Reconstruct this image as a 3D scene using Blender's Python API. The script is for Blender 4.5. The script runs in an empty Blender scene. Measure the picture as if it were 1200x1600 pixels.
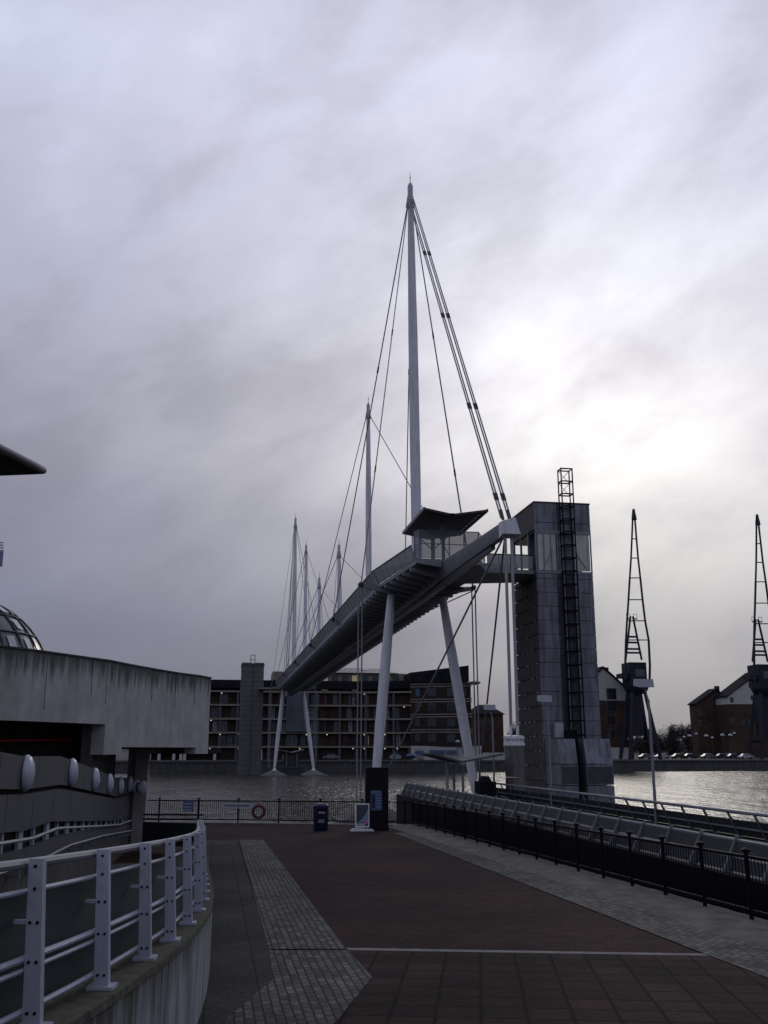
import bpy, math, random
from mathutils import Vector
random.seed(7)
SC = bpy.context.scene
COL = SC.collection
R = math.radians

# ---------------------------------------------------------------- frame
# X runs across the bridge axis (right), Y runs along it (away), Z up, metres.
EYE = 3.27
PITCH = R(13.928)
YAW = R(9.648)
F = 1500.0
WATER = -1.75
AX = 15.2                                   # bridge axis


def sight(px, py, d):
    """survey: where the sight line of a photo pixel meets the vertical plane Y = d"""
    a, b = (px - 600) / F, (800 - py) / F
    cp, sp = math.cos(PITCH), math.sin(PITCH)
    x, y, z = a, cp - b * sp, sp + b * cp
    w = x * math.cos(YAW) + y * math.sin(YAW)
    q = -x * math.sin(YAW) + y * math.cos(YAW)
    t = d / q
    return Vector((w * t, d, EYE + z * t))


def ground(x, y):
    return 0.0194 * (45 - 0.1676 * x - 0.986 * y)


# ---------------------------------------------------------------- materials
MATS = {}


def mat(name, col, rough=0.7, metal=0.0, vary=0.25, scale=3.0, bump=0.0, stretch=(1, 1, 1), alpha=1.0,
        dirt=None, dirt_amt=0.0, spec=0.4, detail=6.0):
    m = bpy.data.materials.new(name)
    m.use_nodes = True
    nt = m.node_tree
    N, L = nt.nodes, nt.links
    bs = N['Principled BSDF']
    bs.inputs['Roughness'].default_value = rough
    bs.inputs['Metallic'].default_value = metal
    bs.inputs['Specular IOR Level'].default_value = spec
    bs.inputs['Alpha'].default_value = alpha
    tc = N.new('ShaderNodeTexCoord')
    mp = N.new('ShaderNodeMapping')
    mp.inputs['Scale'].default_value = stretch
    L.new(tc.outputs['Object'], mp.inputs['Vector'])
    nz = N.new('ShaderNodeTexNoise')
    nz.inputs['Scale'].default_value = scale
    nz.inputs['Detail'].default_value = detail
    nz.inputs['Roughness'].default_value = 0.65
    L.new(mp.outputs['Vector'], nz.inputs['Vector'])
    rp = N.new('ShaderNodeValToRGB')
    rp.color_ramp.elements[0].position = 0.3
    rp.color_ramp.elements[1].position = 0.7
    rp.color_ramp.elements[0].color = tuple(c * (1 - vary) for c in col) + (1,)
    rp.color_ramp.elements[1].color = tuple(min(1, c * (1 + vary)) for c in col) + (1,)
    L.new(nz.outputs['Fac'], rp.inputs['Fac'])
    out = rp.outputs['Color']
    if dirt is not None:
        mp2 = N.new('ShaderNodeMapping')
        mp2.inputs['Scale'].default_value = (2.6, 2.6, 0.22)
        L.new(tc.outputs['Object'], mp2.inputs['Vector'])
        n2 = N.new('ShaderNodeTexNoise')
        n2.inputs['Scale'].default_value = 1.6
        n2.inputs['Detail'].default_value = 8
        n2.inputs['Roughness'].default_value = 0.7
        L.new(mp2.outputs['Vector'], n2.inputs['Vector'])
        r2 = N.new('ShaderNodeValToRGB')
        r2.color_ramp.elements[0].position = 0.44
        r2.color_ramp.elements[1].position = 0.66
        r2.color_ramp.elements[1].color = (dirt_amt,) * 3 + (1,)
        r2.color_ramp.elements[0].color = (0, 0, 0, 1)
        L.new(n2.outputs['Fac'], r2.inputs['Fac'])
        mx = N.new('ShaderNodeMixRGB')
        mx.inputs['Color2'].default_value = tuple(dirt) + (1,)
        L.new(r2.outputs['Color'], mx.inputs['Fac'])
        L.new(out, mx.inputs['Color1'])
        out = mx.outputs['Color']
    L.new(out, bs.inputs['Base Color'])
    if bump:
        bp = N.new('ShaderNodeBump')
        bp.inputs['Strength'].default_value = bump
        bp.inputs['Distance'].default_value = 0.03
        L.new(nz.outputs['Fac'], bp.inputs['Height'])
        L.new(bp.outputs['Normal'], bs.inputs['Normal'])
    MATS[name] = m
    return m


def brick_mat(name, c1, c2, mortar, bw, bh, msize=0.012, rough=0.75, axes='XY', bump=0.5, offset=0.5, vary=0.5, rot=0.0, spec=0.35):
    m = bpy.data.materials.new(name)
    m.use_nodes = True
    nt = m.node_tree
    N, L = nt.nodes, nt.links
    bs = N['Principled BSDF']
    bs.inputs['Roughness'].default_value = rough
    bs.inputs['Specular IOR Level'].default_value = spec
    tc = N.new('ShaderNodeTexCoord')
    sep = N.new('ShaderNodeSeparateXYZ')
    L.new(tc.outputs['Object'], sep.inputs[0])
    cb = N.new('ShaderNodeCombineXYZ')
    L.new(sep.outputs['XYZ'.index(axes[0])], cb.inputs[0])
    L.new(sep.outputs['XYZ'.index(axes[1])], cb.inputs[1])
    mp = N.new('ShaderNodeMapping')
    mp.inputs['Rotation'].default_value = (0, 0, rot)
    L.new(cb.outputs[0], mp.inputs['Vector'])
    # slight wobble so joints are not ruler straight
    wn = N.new('ShaderNodeTexNoise')
    wn.inputs['Scale'].default_value = 3.0
    L.new(mp.outputs['Vector'], wn.inputs['Vector'])
    wm = N.new('ShaderNodeMixRGB')
    wm.blend_type = 'ADD'
    wm.inputs['Fac'].default_value = 0.03
    L.new(mp.outputs['Vector'], wm.inputs['Color1'])
    L.new(wn.outputs['Color'], wm.inputs['Color2'])
    bt = N.new('ShaderNodeTexBrick')
    bt.offset = offset
    bt.inputs['Scale'].default_value = 1.0
    bt.inputs['Brick Width'].default_value = bw
    bt.inputs['Row Height'].default_value = bh
    bt.inputs['Mortar Size'].default_value = msize
    bt.inputs['Mortar Smooth'].default_value = 0.3
    bt.inputs['Bias'].default_value = 0.0
    bt.inputs['Color1'].default_value = tuple(c1) + (1,)
    bt.inputs['Color2'].default_value = tuple(c2) + (1,)
    bt.inputs['Mortar'].default_value = tuple(mortar) + (1,)
    L.new(wm.outputs['Color'], bt.inputs['Vector'])
    nz = N.new('ShaderNodeTexNoise')
    nz.inputs['Scale'].default_value = 0.7
    nz.inputs['Detail'].default_value = 8
    nz.inputs['Roughness'].default_value = 0.7
    L.new(tc.outputs['Object'], nz.inputs['Vector'])
    rp = N.new('ShaderNodeValToRGB')
    rp.color_ramp.elements[0].position = 0.3
    rp.color_ramp.elements[1].position = 0.72
    rp.color_ramp.elements[0].color = (1 - vary,) * 3 + (1,)
    rp.color_ramp.elements[1].color = (1 + vary * 0.5,) * 3 + (1,)
    L.new(nz.outputs['Fac'], rp.inputs['Fac'])
    n6 = N.new('ShaderNodeTexNoise')
    n6.inputs['Scale'].default_value = 14.0
    n6.inputs['Detail'].default_value = 6
    n6.inputs['Roughness'].default_value = .8
    L.new(tc.outputs['Object'], n6.inputs['Vector'])
    r6 = N.new('ShaderNodeValToRGB')
    r6.color_ramp.elements[0].position = 0.35
    r6.color_ramp.elements[1].position = 0.68
    r6.color_ramp.elements[0].color = (.6, .6, .6, 1)
    r6.color_ramp.elements[1].color = (1.5, 1.5, 1.5, 1)
    L.new(n6.outputs['Fac'], r6.inputs['Fac'])
    m6 = N.new('ShaderNodeMixRGB')
    m6.blend_type = 'MULTIPLY'
    m6.inputs['Fac'].default_value = 1
    L.new(rp.outputs['Color'], m6.inputs['Color1'])
    L.new(r6.outputs['Color'], m6.inputs['Color2'])
    rp = m6
    n5 = N.new('ShaderNodeTexNoise')
    n5.inputs['Scale'].default_value = 0.22
    n5.inputs['Detail'].default_value = 5
    L.new(tc.outputs['Object'], n5.inputs['Vector'])
    r5 = N.new('ShaderNodeValToRGB')
    r5.color_ramp.elements[0].position = 0.38
    r5.color_ramp.elements[1].position = 0.62
    r5.color_ramp.elements[0].color = (.72, .72, .74, 1)
    r5.color_ramp.elements[1].color = (1.22, 1.2, 1.18, 1)
    L.new(n5.outputs['Fac'], r5.inputs['Fac'])
    m5 = N.new('ShaderNodeMixRGB')
    m5.blend_type = 'MULTIPLY'
    m5.inputs['Fac'].default_value = 1
    L.new(rp.outputs['Color'], m5.inputs['Color1'])
    L.new(r5.outputs['Color'], m5.inputs['Color2'])
    rp = m5
    mu = N.new('ShaderNodeMixRGB')
    mu.blend_type = 'MULTIPLY'
    mu.inputs['Fac'].default_value = 1
    L.new(bt.outputs['Color'], mu.inputs['Color1'])
    L.new(rp.outputs['Color'], mu.inputs['Color2'])
    L.new(mu.outputs['Color'], bs.inputs['Base Color'])
    bp = N.new('ShaderNodeBump')
    bp.invert = True
    bp.inputs['Strength'].default_value = bump
    bp.inputs['Distance'].default_value = 0.01
    L.new(bt.outputs['Fac'], bp.inputs['Height'])
    n3 = N.new('ShaderNodeTexNoise')
    n3.inputs['Scale'].default_value = 25
    L.new(tc.outputs['Object'], n3.inputs['Vector'])
    bp2 = N.new('ShaderNodeBump')
    bp2.inputs['Strength'].default_value = 0.35
    bp2.inputs['Distance'].default_value = 0.008
    L.new(n3.outputs['Fac'], bp2.inputs['Height'])
    L.new(bp.outputs['Normal'], bp2.inputs['Normal'])
    L.new(bp2.outputs['Normal'], bs.inputs['Normal'])
    MATS[name] = m
    return m


def glow_mat(name, col, strength):
    m = mat(name, col, 0.4)
    b = m.node_tree.nodes['Principled BSDF']
    b.inputs['Emission Color'].default_value = tuple(col) + (1,)
    b.inputs['Emission Strength'].default_value = strength
    return m


WHITE = mat('white_paint', (0.68, 0.69, 0.73), 0.45, 0, 0.08, 1.2, dirt=(0.25, 0.24, 0.22), dirt_amt=0.35)
POSTW = mat('railing_paint', (0.36, 0.385, 0.46), 0.5, 0, 0.08, 6.0, dirt=(0.2, 0.19, 0.17), dirt_amt=0.4)
STEEL = mat('dull_steel', (0.2, 0.21, 0.23), 0.5, 0.3, 0.2, 2.0)
MASTH = mat('mast_head_steel', (0.36, 0.365, 0.385), 0.5, 0.2, 0.15, 2.0)
DKSTEEL = mat('dark_steel', (0.05, 0.052, 0.06), 0.5, 0.2, 0.2, 2.0)
CABLE = mat('cable_steel', (0.24, 0.24, 0.255), 0.5, 0.3, 0.1, 2.0)
BLACK = mat('black_paint', (0.006, 0.006, 0.009), 0.6, 0, 0.3, 6.0, spec=0.08)
TOTEM = mat('black_totem_panel', (0.006, 0.006, 0.008), 0.6, 0, 0.3, 3.0, spec=0.15)
SOFFIT = mat('soffit_panel', (0.115, 0.113, 0.115), 0.65, 0, 0.22, 0.7, dirt=(0.05, 0.05, 0.05), dirt_amt=0.5)
BRACK = mat('bracket_paint', (0.22, 0.225, 0.24), 0.6, 0, 0.15, 1.5, dirt=(0.1, 0.1, 0.1), dirt_amt=0.4)
MESHP = mat('mesh_panel', (0.30, 0.31, 0.33), 0.6, 0.1, 0.12, 3.0, alpha=0.8)
DMESH = mat('dark_mesh_panel', (0.032, 0.038, 0.042), 0.7, 0.1, 0.15, 40.0, alpha=0.96)
CONC = mat('weathered_concrete', (0.34, 0.335, 0.32), 0.9, 0, 0.16, 1.3, 0.25, dirt=(0.055, 0.055, 0.045), dirt_amt=0.75)
CONCW = mat('stained_wall_concrete', (0.24, 0.255, 0.28), 0.9, 0, 0.22, 2.2, 0.35, dirt=(0.035, 0.035, 0.025), dirt_amt=0.95)
CONCD = mat('dark_concrete', (0.07, 0.07, 0.07), 0.9, 0, 0.3, 1.0, 0.3, dirt=(0.02, 0.02, 0.018), dirt_amt=0.8)
MOSS = mat('mossy_coping', (0.06, 0.058, 0.042), 0.95, 0, 0.6, 7.0, 0.6)
CONCB = mat('building_concrete', (0.37, 0.365, 0.35), 0.9, 0, 0.2, 1.6, 0.3, dirt=(0.2, 0.2, 0.18), dirt_amt=0.4)
PILC = mat('pillar_concrete', (0.13, 0.127, 0.12), 0.9, 0, 0.25, 2.0, 0.3, dirt=(0.05, 0.05, 0.045), dirt_amt=0.7)
PARA = mat('parapet_panel', (0.045, 0.05, 0.058), 0.8, 0, 0.15, 2.0, dirt=(0.05, 0.05, 0.05), dirt_amt=0.5)
ROUGHC = mat('rough_strip_concrete', (0.105, 0.098, 0.08), 0.95, 0, 0.5, 2.2, 0.8, detail=10)
STONE = mat('pale_stone', (0.16, 0.155, 0.15), 0.9, 0, 0.3, 4.0, 0.3)
GLASS = mat('dark_glass', (0.02, 0.024, 0.03), 0.12, 0, 0.3, 1.0, spec=0.6)
GLASSL = mat('hazy_glass', (0.2, 0.22, 0.23), 0.25, 0, 0.15, 1.0, alpha=0.55)
GLAZE = mat('translucent_glazing', (0.5, 0.5, 0.46), 0.4, 0, 0.15, 1.2, dirt=(0.2, 0.19, 0.16), dirt_amt=0.6)
CLAD = mat('lift_cladding', (0.175, 0.185, 0.215), 0.45, 0.35, 0.25, 0.9, dirt=(0.035, 0.035, 0.045), dirt_amt=0.75)
CHAN = mat('lift_channel', (0.055, 0.057, 0.068), 0.5, 0.2, 0.35, 0.9, dirt=(0.015, 0.015, 0.018), dirt_amt=0.8)
SLITLIGHT = mat('slit_light_white', (0.7, 0.7, 0.68), 0.5, 0, 0.05)  # white that paints daylight showing between the lift tower's side slats
SIDEC = mat('lift_side_mesh', (0.07, 0.062, 0.055), 0.7, 0.1, 0.3, 2.0)
BRICK = brick_mat('dark_brick', (0.035, 0.020, 0.018), (0.026, 0.015, 0.014), (0.025, 0.022, 0.02), 0.9, 0.3, 0.03, 0.9, 'XZ', 0.2)
BRICKO = brick_mat('orange_brick', (0.075, 0.04, 0.026), (0.06, 0.033, 0.022), (0.05, 0.04, 0.03), 0.9, 0.3, 0.03, 0.9, 'XZ', 0.2)
ROOF = mat('dark_slate_roof', (0.016, 0.016, 0.021), 0.95, 0, 0.3, 0.8, spec=0.08)
ROOFP = mat('pale_metal_roof', (0.16, 0.15, 0.16), 0.6, 0, 0.2, 0.6)
BAND = mat('pale_stone_band', (0.19, 0.17, 0.135), 0.8, 0, 0.2, 0.7)
RENDER = mat('white_render', (0.42, 0.415, 0.39), 0.85, 0, 0.12, 0.6)
PIERW = mat('grey_pier', (0.065, 0.07, 0.085), 0.8, 0, 0.15, 0.8)
CRANE = mat('crane_paint', (0.011, 0.011, 0.024), 0.6, 0.1, 0.3, 0.6)
LAMPW = mat('lamp_white', (0.38, 0.4, 0.48), 0.35, 0, 0.12, 5.0, dirt=(.2, .2, .2), dirt_amt=.5)
LAMPB = mat('lamp_grey_box', (0.34, 0.36, 0.4), 0.5, 0.1, 0.08, 2.0)
BINB = mat('bin_blue', (0.005, 0.008, 0.036), 0.45, 0, 0.2, 4.0)
SIGNB = mat('sign_blue', (0.05, 0.085, 0.17), 0.5, 0, 0.15, 6.0)
SIGNW = mat('sign_white', (0.32, 0.33, 0.36), 0.6, 0, 0.12, 8.0)
POSTD = mat('poster_dark', (0.05, 0.055, 0.07), 0.3, 0, 0.3, 3.0)
POSTLB = mat('poster_light_blue', (0.16, 0.25, 0.36), 0.4, 0, 0.1, 3.0)
PINK = mat('poster_pink', (0.5, 0.14, 0.3), 0.4, 0, 0.1, 3.0)
RING = mat('life_ring_red', (0.075, 0.012, 0.014), 0.5, 0, 0.2, 6.0)
REDP = mat('red_rail_paint', (0.55, 0.02, 0.03), 0.4, 0, 0.15, 3.0)
TWIG = mat('winter_twigs', (0.04, 0.033, 0.03), 0.9, 0, 0.4, 2.0)
BARK = mat('bark', (0.035, 0.03, 0.027), 0.95, 0, 0.4, 3.0)
TYRE = mat('tyre', (0.01, 0.01, 0.01), 0.9, 0, 0.2, 5.0)
CARS = [mat('car_silver', (0.12, 0.125, 0.135), 0.3, 0.4, 0.05), mat('car_navy', (0.02, 0.025, 0.06), 0.25, 0.2, 0.1),
        mat('car_dark', (0.02, 0.02, 0.022), 0.25, 0.2, 0.1), mat('car_white', (0.35, 0.36, 0.38), 0.3, 0, 0.05)]
LITW = glow_mat('lit_window', (1.0, 0.72, 0.42), 0.05)
LITD = glow_mat('lit_wall_lamp', (1.0, 0.82, 0.6), .55)
PAVE = brick_mat('red_brick_paving', (0.0480, 0.0251, 0.0243), (0.0262, 0.0148, 0.0143), (0.0124, 0.0086, 0.0079), 0.22, 0.11, 0.008, 0.85, 'XY', 0.5, vary=0.35, spec=0.06)
PAVEB = brick_mat('red_slab_paving', (0.0425, 0.0258, 0.0240), (0.0219, 0.0149, 0.0144), (0.0070, 0.0054, 0.0053), 0.46, 0.46, 0.02, 0.85, 'XY', 0.8, 0.0, vary=0.5, rot=R(15), spec=0.06)
SLAB = brick_mat('grey_slab_paving', (0.0496, 0.0496, 0.0456), (0.0416, 0.0416, 0.0397), (0.0198, 0.0198, 0.0198), 0.6, 0.9, 0.01, 0.85, 'XY', 0.5, 0.0, vary=0.3, spec=0.06)
COBB = brick_mat('granite_setts', (0.1484, 0.1460, 0.1332), (0.0684, 0.0684, 0.0656), (0.0340, 0.0340, 0.0309), 0.19, 0.10, 0.013, 0.8, 'YX', 0.8, 0.5, vary=0.4, spec=0.08)


def add_drips(m, z0, z1, colr, amt):
    nt = m.node_tree
    N, L = nt.nodes, nt.links
    bs = N['Principled BSDF']
    src = bs.inputs['Base Color'].links[0].from_socket
    tc = N.new('ShaderNodeTexCoord')
    sp = N.new('ShaderNodeSeparateXYZ')
    L.new(tc.outputs['Object'], sp.inputs[0])
    mr = N.new('ShaderNodeMapRange')
    mr.inputs['From Min'].default_value = z0
    mr.inputs['From Max'].default_value = z1
    L.new(sp.outputs['Z'], mr.inputs['Value'])
    mp = N.new('ShaderNodeMapping')
    mp.inputs['Scale'].default_value = (5.5, 5.5, .35)
    L.new(tc.outputs['Object'], mp.inputs['Vector'])
    n = N.new('ShaderNodeTexNoise')
    n.inputs['Scale'].default_value = 1.3
    n.inputs['Detail'].default_value = 7
    n.inputs['Roughness'].default_value = .7
    L.new(mp.outputs['Vector'], n.inputs['Vector'])
    ad = N.new('ShaderNodeMath')
    ad.operation = 'MULTIPLY_ADD'
    L.new(mr.outputs[0], ad.inputs[0])
    ad.inputs[1].default_value = .55
    L.new(n.outputs['Fac'], ad.inputs[2])
    rp = N.new('ShaderNodeValToRGB')
    rp.color_ramp.elements[0].position = .78
    rp.color_ramp.elements[1].position = 1.02
    rp.color_ramp.elements[1].color = (amt, amt, amt, 1)
    L.new(ad.outputs[0], rp.inputs['Fac'])
    mx = N.new('ShaderNodeMixRGB')
    mx.inputs['Color2'].default_value = tuple(colr) + (1,)
    L.new(rp.outputs['Color'], mx.inputs['Fac'])
    L.new(src, mx.inputs['Color1'])
    L.new(mx.outputs['Color'], bs.inputs['Base Color'])


# ---------------------------------------------------------------- mesh builder
class MB:
    def __init__(self):
        self.v, self.f = [], []

    def add(self, vs, fs):
        n = len(self.v)
        self.v += [Vector(p) for p in vs]
        self.f += [tuple(i + n for i in f) for f in fs]
        return self

    def hexa(self, p):
        """8 points: bottom loop 0-3, top loop 4-7"""
        return self.add(p, [(3, 2, 1, 0), (4, 5, 6, 7), (0, 1, 5, 4), (1, 2, 6, 5), (2, 3, 7, 6), (3, 0, 4, 7)])

    def box(self, x0, x1, y0, y1, z0, z1):
        return self.hexa([(x0, y0, z0), (x1, y0, z0), (x1, y1, z0), (x0, y1, z0),
                          (x0, y0, z1), (x1, y0, z1), (x1, y1, z1), (x0, y1, z1)])

    def obox(self, c, sx, sy, z0, z1, a=0.0, taper=1.0):
        ca, sa = math.cos(a), math.sin(a)
        ps = []
        for z, k in ((z0, 1), (z1, taper)):
            for u, w in ((-1, -1), (1, -1), (1, 1), (-1, 1)):
                x, y = u * sx / 2 * k, w * sy / 2 * k
                ps.append((c[0] + x * ca - y * sa, c[1] + x * sa + y * ca, z))
        return self.hexa(ps)

    def tube(self, p, q, r0, r1=None, n=8):
        p, q = Vector(p), Vector(q)
        r1 = r0 if r1 is None else r1
        d = (q - p)
        if d.length < 1e-6:
            return self
        d.normalize()
        s = d.cross(Vector((0, 0, 1)) if abs(d.z) < 0.9 else Vector((0, 1, 0))).normalized()
        t = d.cross(s)
        vs = []
        for c, r in ((p, r0), (q, r1)):
            for i in range(n):
                a = 2 * math.pi * (i + 0.5) / n
                vs.append(c + (s * math.cos(a) + t * math.sin(a)) * r)
        fs = [(i, (i + 1) % n, n + (i + 1) % n, n + i) for i in range(n)]
        fs += [tuple(range(n - 1, -1, -1)), tuple(range(n, 2 * n))]
        return self.add(vs, fs)

    def bar(self, p, q, w, h):
        """rectangular bar p->q, w across (horizontal), h up"""
        p, q = Vector(p), Vector(q)
        d = (q - p).normalized()
        s = d.cross(Vector((0, 0, 1)))
        if s.length < 1e-4:
            s = Vector((1, 0, 0))
        s = s.normalized() * (w / 2)
        t = s.cross(d).normalized() * (h / 2)
        return self.hexa([p - s - t, p + s - t, q + s - t, q - s - t, p - s + t, p + s + t, q + s + t, q - s + t])

    def path(self, pts, r, n=6):
        pts = [Vector(p) for p in pts]
        rings = []
        for i, p in enumerate(pts):
            d = (pts[min(i + 1, len(pts) - 1)] - pts[max(i - 1, 0)]).normalized()
            s = d.cross(Vector((0, 0, 1)) if abs(d.z) < 0.9 else Vector((0, 1, 0))).normalized()
            t = d.cross(s)
            rings.append([p + (s * math.cos(2 * math.pi * k / n) + t * math.sin(2 * math.pi * k / n)) * r for k in range(n)])
        vs = [v for rg in rings for v in rg]
        fs = []
        for i in range(len(pts) - 1):
            for k in range(n):
                fs.append((i * n + k, i * n + (k + 1) % n, (i + 1) * n + (k + 1) % n, (i + 1) * n + k))
        fs += [tuple(range(n - 1, -1, -1)), tuple(range((len(pts) - 1) * n, len(pts) * n))]
        return self.add(vs, fs)

    def prism(self, pts, z0, z1):
        """vertical prism over plan polygon; z0 / z1 numbers or functions of (x, y)"""
        n = len(pts)
        f0 = z0 if callable(z0) else (lambda x, y: z0)
        f1 = z1 if callable(z1) else (lambda x, y: z1)
        vs = [(x, y, f0(x, y)) for x, y in pts] + [(x, y, f1(x, y)) for x, y in pts]
        fs = [tuple(range(n - 1, -1, -1)), tuple(range(n, 2 * n))]
        fs += [(i, (i + 1) % n, n + (i + 1) % n, n + i) for i in range(n)]
        return self.add(vs, fs)

    def loft(self, secs):
        """closed sections of equal count"""
        n = len(secs[0])
        vs = [p for s in secs for p in s]
        fs = []
        for i in range(len(secs) - 1):
            for k in range(n):
                fs.append((i * n + k, i * n + (k + 1) % n, (i + 1) * n + (k + 1) % n, (i + 1) * n + k))
        fs += [tuple(range(n - 1, -1, -1)), tuple(range((len(secs) - 1) * n, len(secs) * n))]
        return self.add(vs, fs)

    def lathe(self, c, prof, n=16, axis='Z', sq=(1, 1, 1)):
        vs = []
        for r, h in prof:
            for k in range(n):
                a = 2 * math.pi * k / n
                if axis == 'Z':
                    vs.append((c[0] + r * math.cos(a) * sq[0], c[1] + r * math.sin(a) * sq[1], c[2] + h))
                elif axis == 'X':
                    vs.append((c[0] + h, c[1] + r * math.cos(a), c[2] + r * math.sin(a)))
                else:
                    vs.append((c[0] + r * math.cos(a), c[1] + h, c[2] + r * math.sin(a)))
        fs = []
        m = len(prof)
        for i in range(m - 1):
            for k in range(n):
                fs.append((i * n + k, i * n + (k + 1) % n, (i + 1) * n + (k + 1) % n, (i + 1) * n + k))
        fs += [tuple(range(n - 1, -1, -1)), tuple(range((m - 1) * n, m * n))]
        return self.add(vs, fs)

    def torus(self, c, R0, r, axis_y=True, n=24, m=8):
        vs, fs = [], []
        for i in range(n):
            a = 2 * math.pi * i / n
            for k in range(m):
                b = 2 * math.pi * k / m
                rr = R0 + r * math.cos(b)
                vs.append((c[0] + rr * math.cos(a), c[1] + r * math.sin(b), c[2] + rr * math.sin(a)))
        for i in range(n):
            for k in range(m):
                fs.append((i * m + k, i * m + (k + 1) % m, ((i + 1) % n) * m + (k + 1) % m, ((i + 1) % n) * m + k))
        return self.add(vs, fs)


def mk(name, mb, m, off=Vector((0, 0, 0))):
    me = bpy.data.meshes.new(name)
    me.from_pydata([v - off for v in mb.v], [], mb.f)
    me.validate()
    import bmesh
    bm = bmesh.new()
    bm.from_mesh(me)
    bmesh.ops.recalc_face_normals(bm, faces=bm.faces)
    bm.to_mesh(me)
    bm.free()
    me.materials.append(m)
    me.shade_smooth()
    me.set_sharp_from_angle(angle=R(35))
    o = bpy.data.objects.new(name, me)
    COL.objects.link(o)
    return o


ORG = {}


def tag(o, label, cat, group=None):
    o['label'] = label
    o['category'] = cat
    if group:
        o['group'] = group
    return o


def thing(name, loc, label, cat, group=None):
    o = bpy.data.objects.new(name, None)
    o.empty_display_size = 0.3
    o.location = loc
    COL.objects.link(o)
    ORG[o.name] = Vector(loc)
    return tag(o, label, cat, group)


def part(name, mb, m, parent, label=None):
    off = ORG[parent.name]
    o = mk(name, mb, m, off)
    o.parent = parent
    ORG[o.name] = off
    if label:
        o['label'] = label
    return o


def solo(name, mb, m, label, cat, group=None):
    xs = [v.x for v in mb.v]
    ys = [v.y for v in mb.v]
    off = Vector(((min(xs) + max(xs)) / 2, (min(ys) + max(ys)) / 2, min(v.z for v in mb.v)))
    o = mk(name, mb, m, off)
    o.location = off
    ORG[o.name] = off
    return tag(o, label, cat, group)


def struct(name, mb, m):
    o = mk(name, mb, m)
    o['kind'] = 'structure'
    return o


def kids(o):
    return [c for c in bpy.data.objects if c.parent == o]


CH = {}


def clone(root, loc, rotz=0.0, label=None, group=None, scale=1.0):
    r = root.copy()
    COL.objects.link(r)
    r.location = loc
    r.rotation_euler = (0, 0, rotz)
    r.scale = (scale,) * 3
    if label:
        r['label'] = label
    if group:
        r['group'] = group
    for ch in kids(root):
        c = ch.copy()
        COL.objects.link(c)
        c.parent = r
        for g in kids(ch):
            e = g.copy()
            COL.objects.link(e)
            e.parent = c
    return r


# ================================================================ SETTING
# plaza sheet, gently falling towards the dock
def fence_line(x):                       # back fence / dock edge line
    return 44.05 - 0.405 * (x - 8.88)


def sheet(name, pts, m, lift):
    mb = MB()
    mb.add([(x, y, ground(x, y) + lift) for x, y in pts], [tuple(range(len(pts)))])
    return struct(name, mb, m)


EDGE = 9.1
mb = MB()
pl = [(EDGE, -30), (EDGE, fence_line(EDGE) + 0.35), (-60, fence_line(-60) + 0.35), (-60, -30)]
mb.prism(pl, lambda x, y: -4.0, lambda x, y: ground(x, y))
struct('plaza_paving', mb, PAVE)
mb = MB()                                 # coping stones of the dock wall, towards the water
mb.prism([(EDGE - .35, fence_line(EDGE - .35) - .1), (-30, fence_line(-30) - .1), (-30, fence_line(-30) + .42), (EDGE + .05, fence_line(EDGE) + .42)],
         -0.4, lambda x, y: ground(x, y) + 0.03)
struct('dock_edge_kerb', mb, STONE)
sheet('pavement_near', [(-1.5, -8), (8.0, -8), (7.6, 12.68), (1.75, 14.25), (-1.5, 14.3)], PAVEB, 0.004)
sheet('grey_slab_path', [(-0.3, 7.0), (0.85, 7.0), (0.85, 36.0), (-0.6, 36.4)], SLAB, 0.008)
sheet('cobble_strip_left', [(0.83, 14.38), (1.88, 14.2), (1.80, 35.9), (0.95, 36.1)], COBB, 0.012)
sheet('cobble_turn', [(0.83, 14.28), (1.90, 14.1), (1.95, 12.3), (1.28, 10.3), (0.2, 8.2), (-0.3, 8.6), (0.24, 10.66), (0.78, 12.4)], COBB, 0.012)
sheet('stone_line', [(1.9, 14.14), (1.9, 14.32), (6.7, 13.05), (6.7, 12.89)], STONE, 0.006)
sheet('cobble_strip_right', [(6.45, 4), (7.55, 4), (7.75, 39), (7.0, 39)], COBB, 0.012)
# rough concrete strip under the right fence: a low uneven bank
mb = MB()
nY, nX = 150, 9
vs, fs = [], []
for j in range(nY + 1):
    y = 2 + 41.4 * j / nY
    for i in range(nX + 1):
        x = 7.55 + 1.5 * i / nX
        k = i / nX
        bumpz = 0.016 + 0.07 * math.sin(math.pi * min(1, k * 1.15)) * (0.55 + 0.45 * abs(math.sin(math.pi * (y - 16.18) / 1.58))) \
            + random.uniform(-.008, .008)
        vs.append((x, y, ground(x, y) + bumpz * (0.35 if i == 0 else 1)))
for j in range(nY):
    for i in range(nX):
        a = j * (nX + 1) + i
        fs.append((a, a + 1, a + nX + 2, a + nX + 1))
mb.add(vs, fs)
struct('concrete_kerb_strip', mb, ROUGHC)

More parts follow.
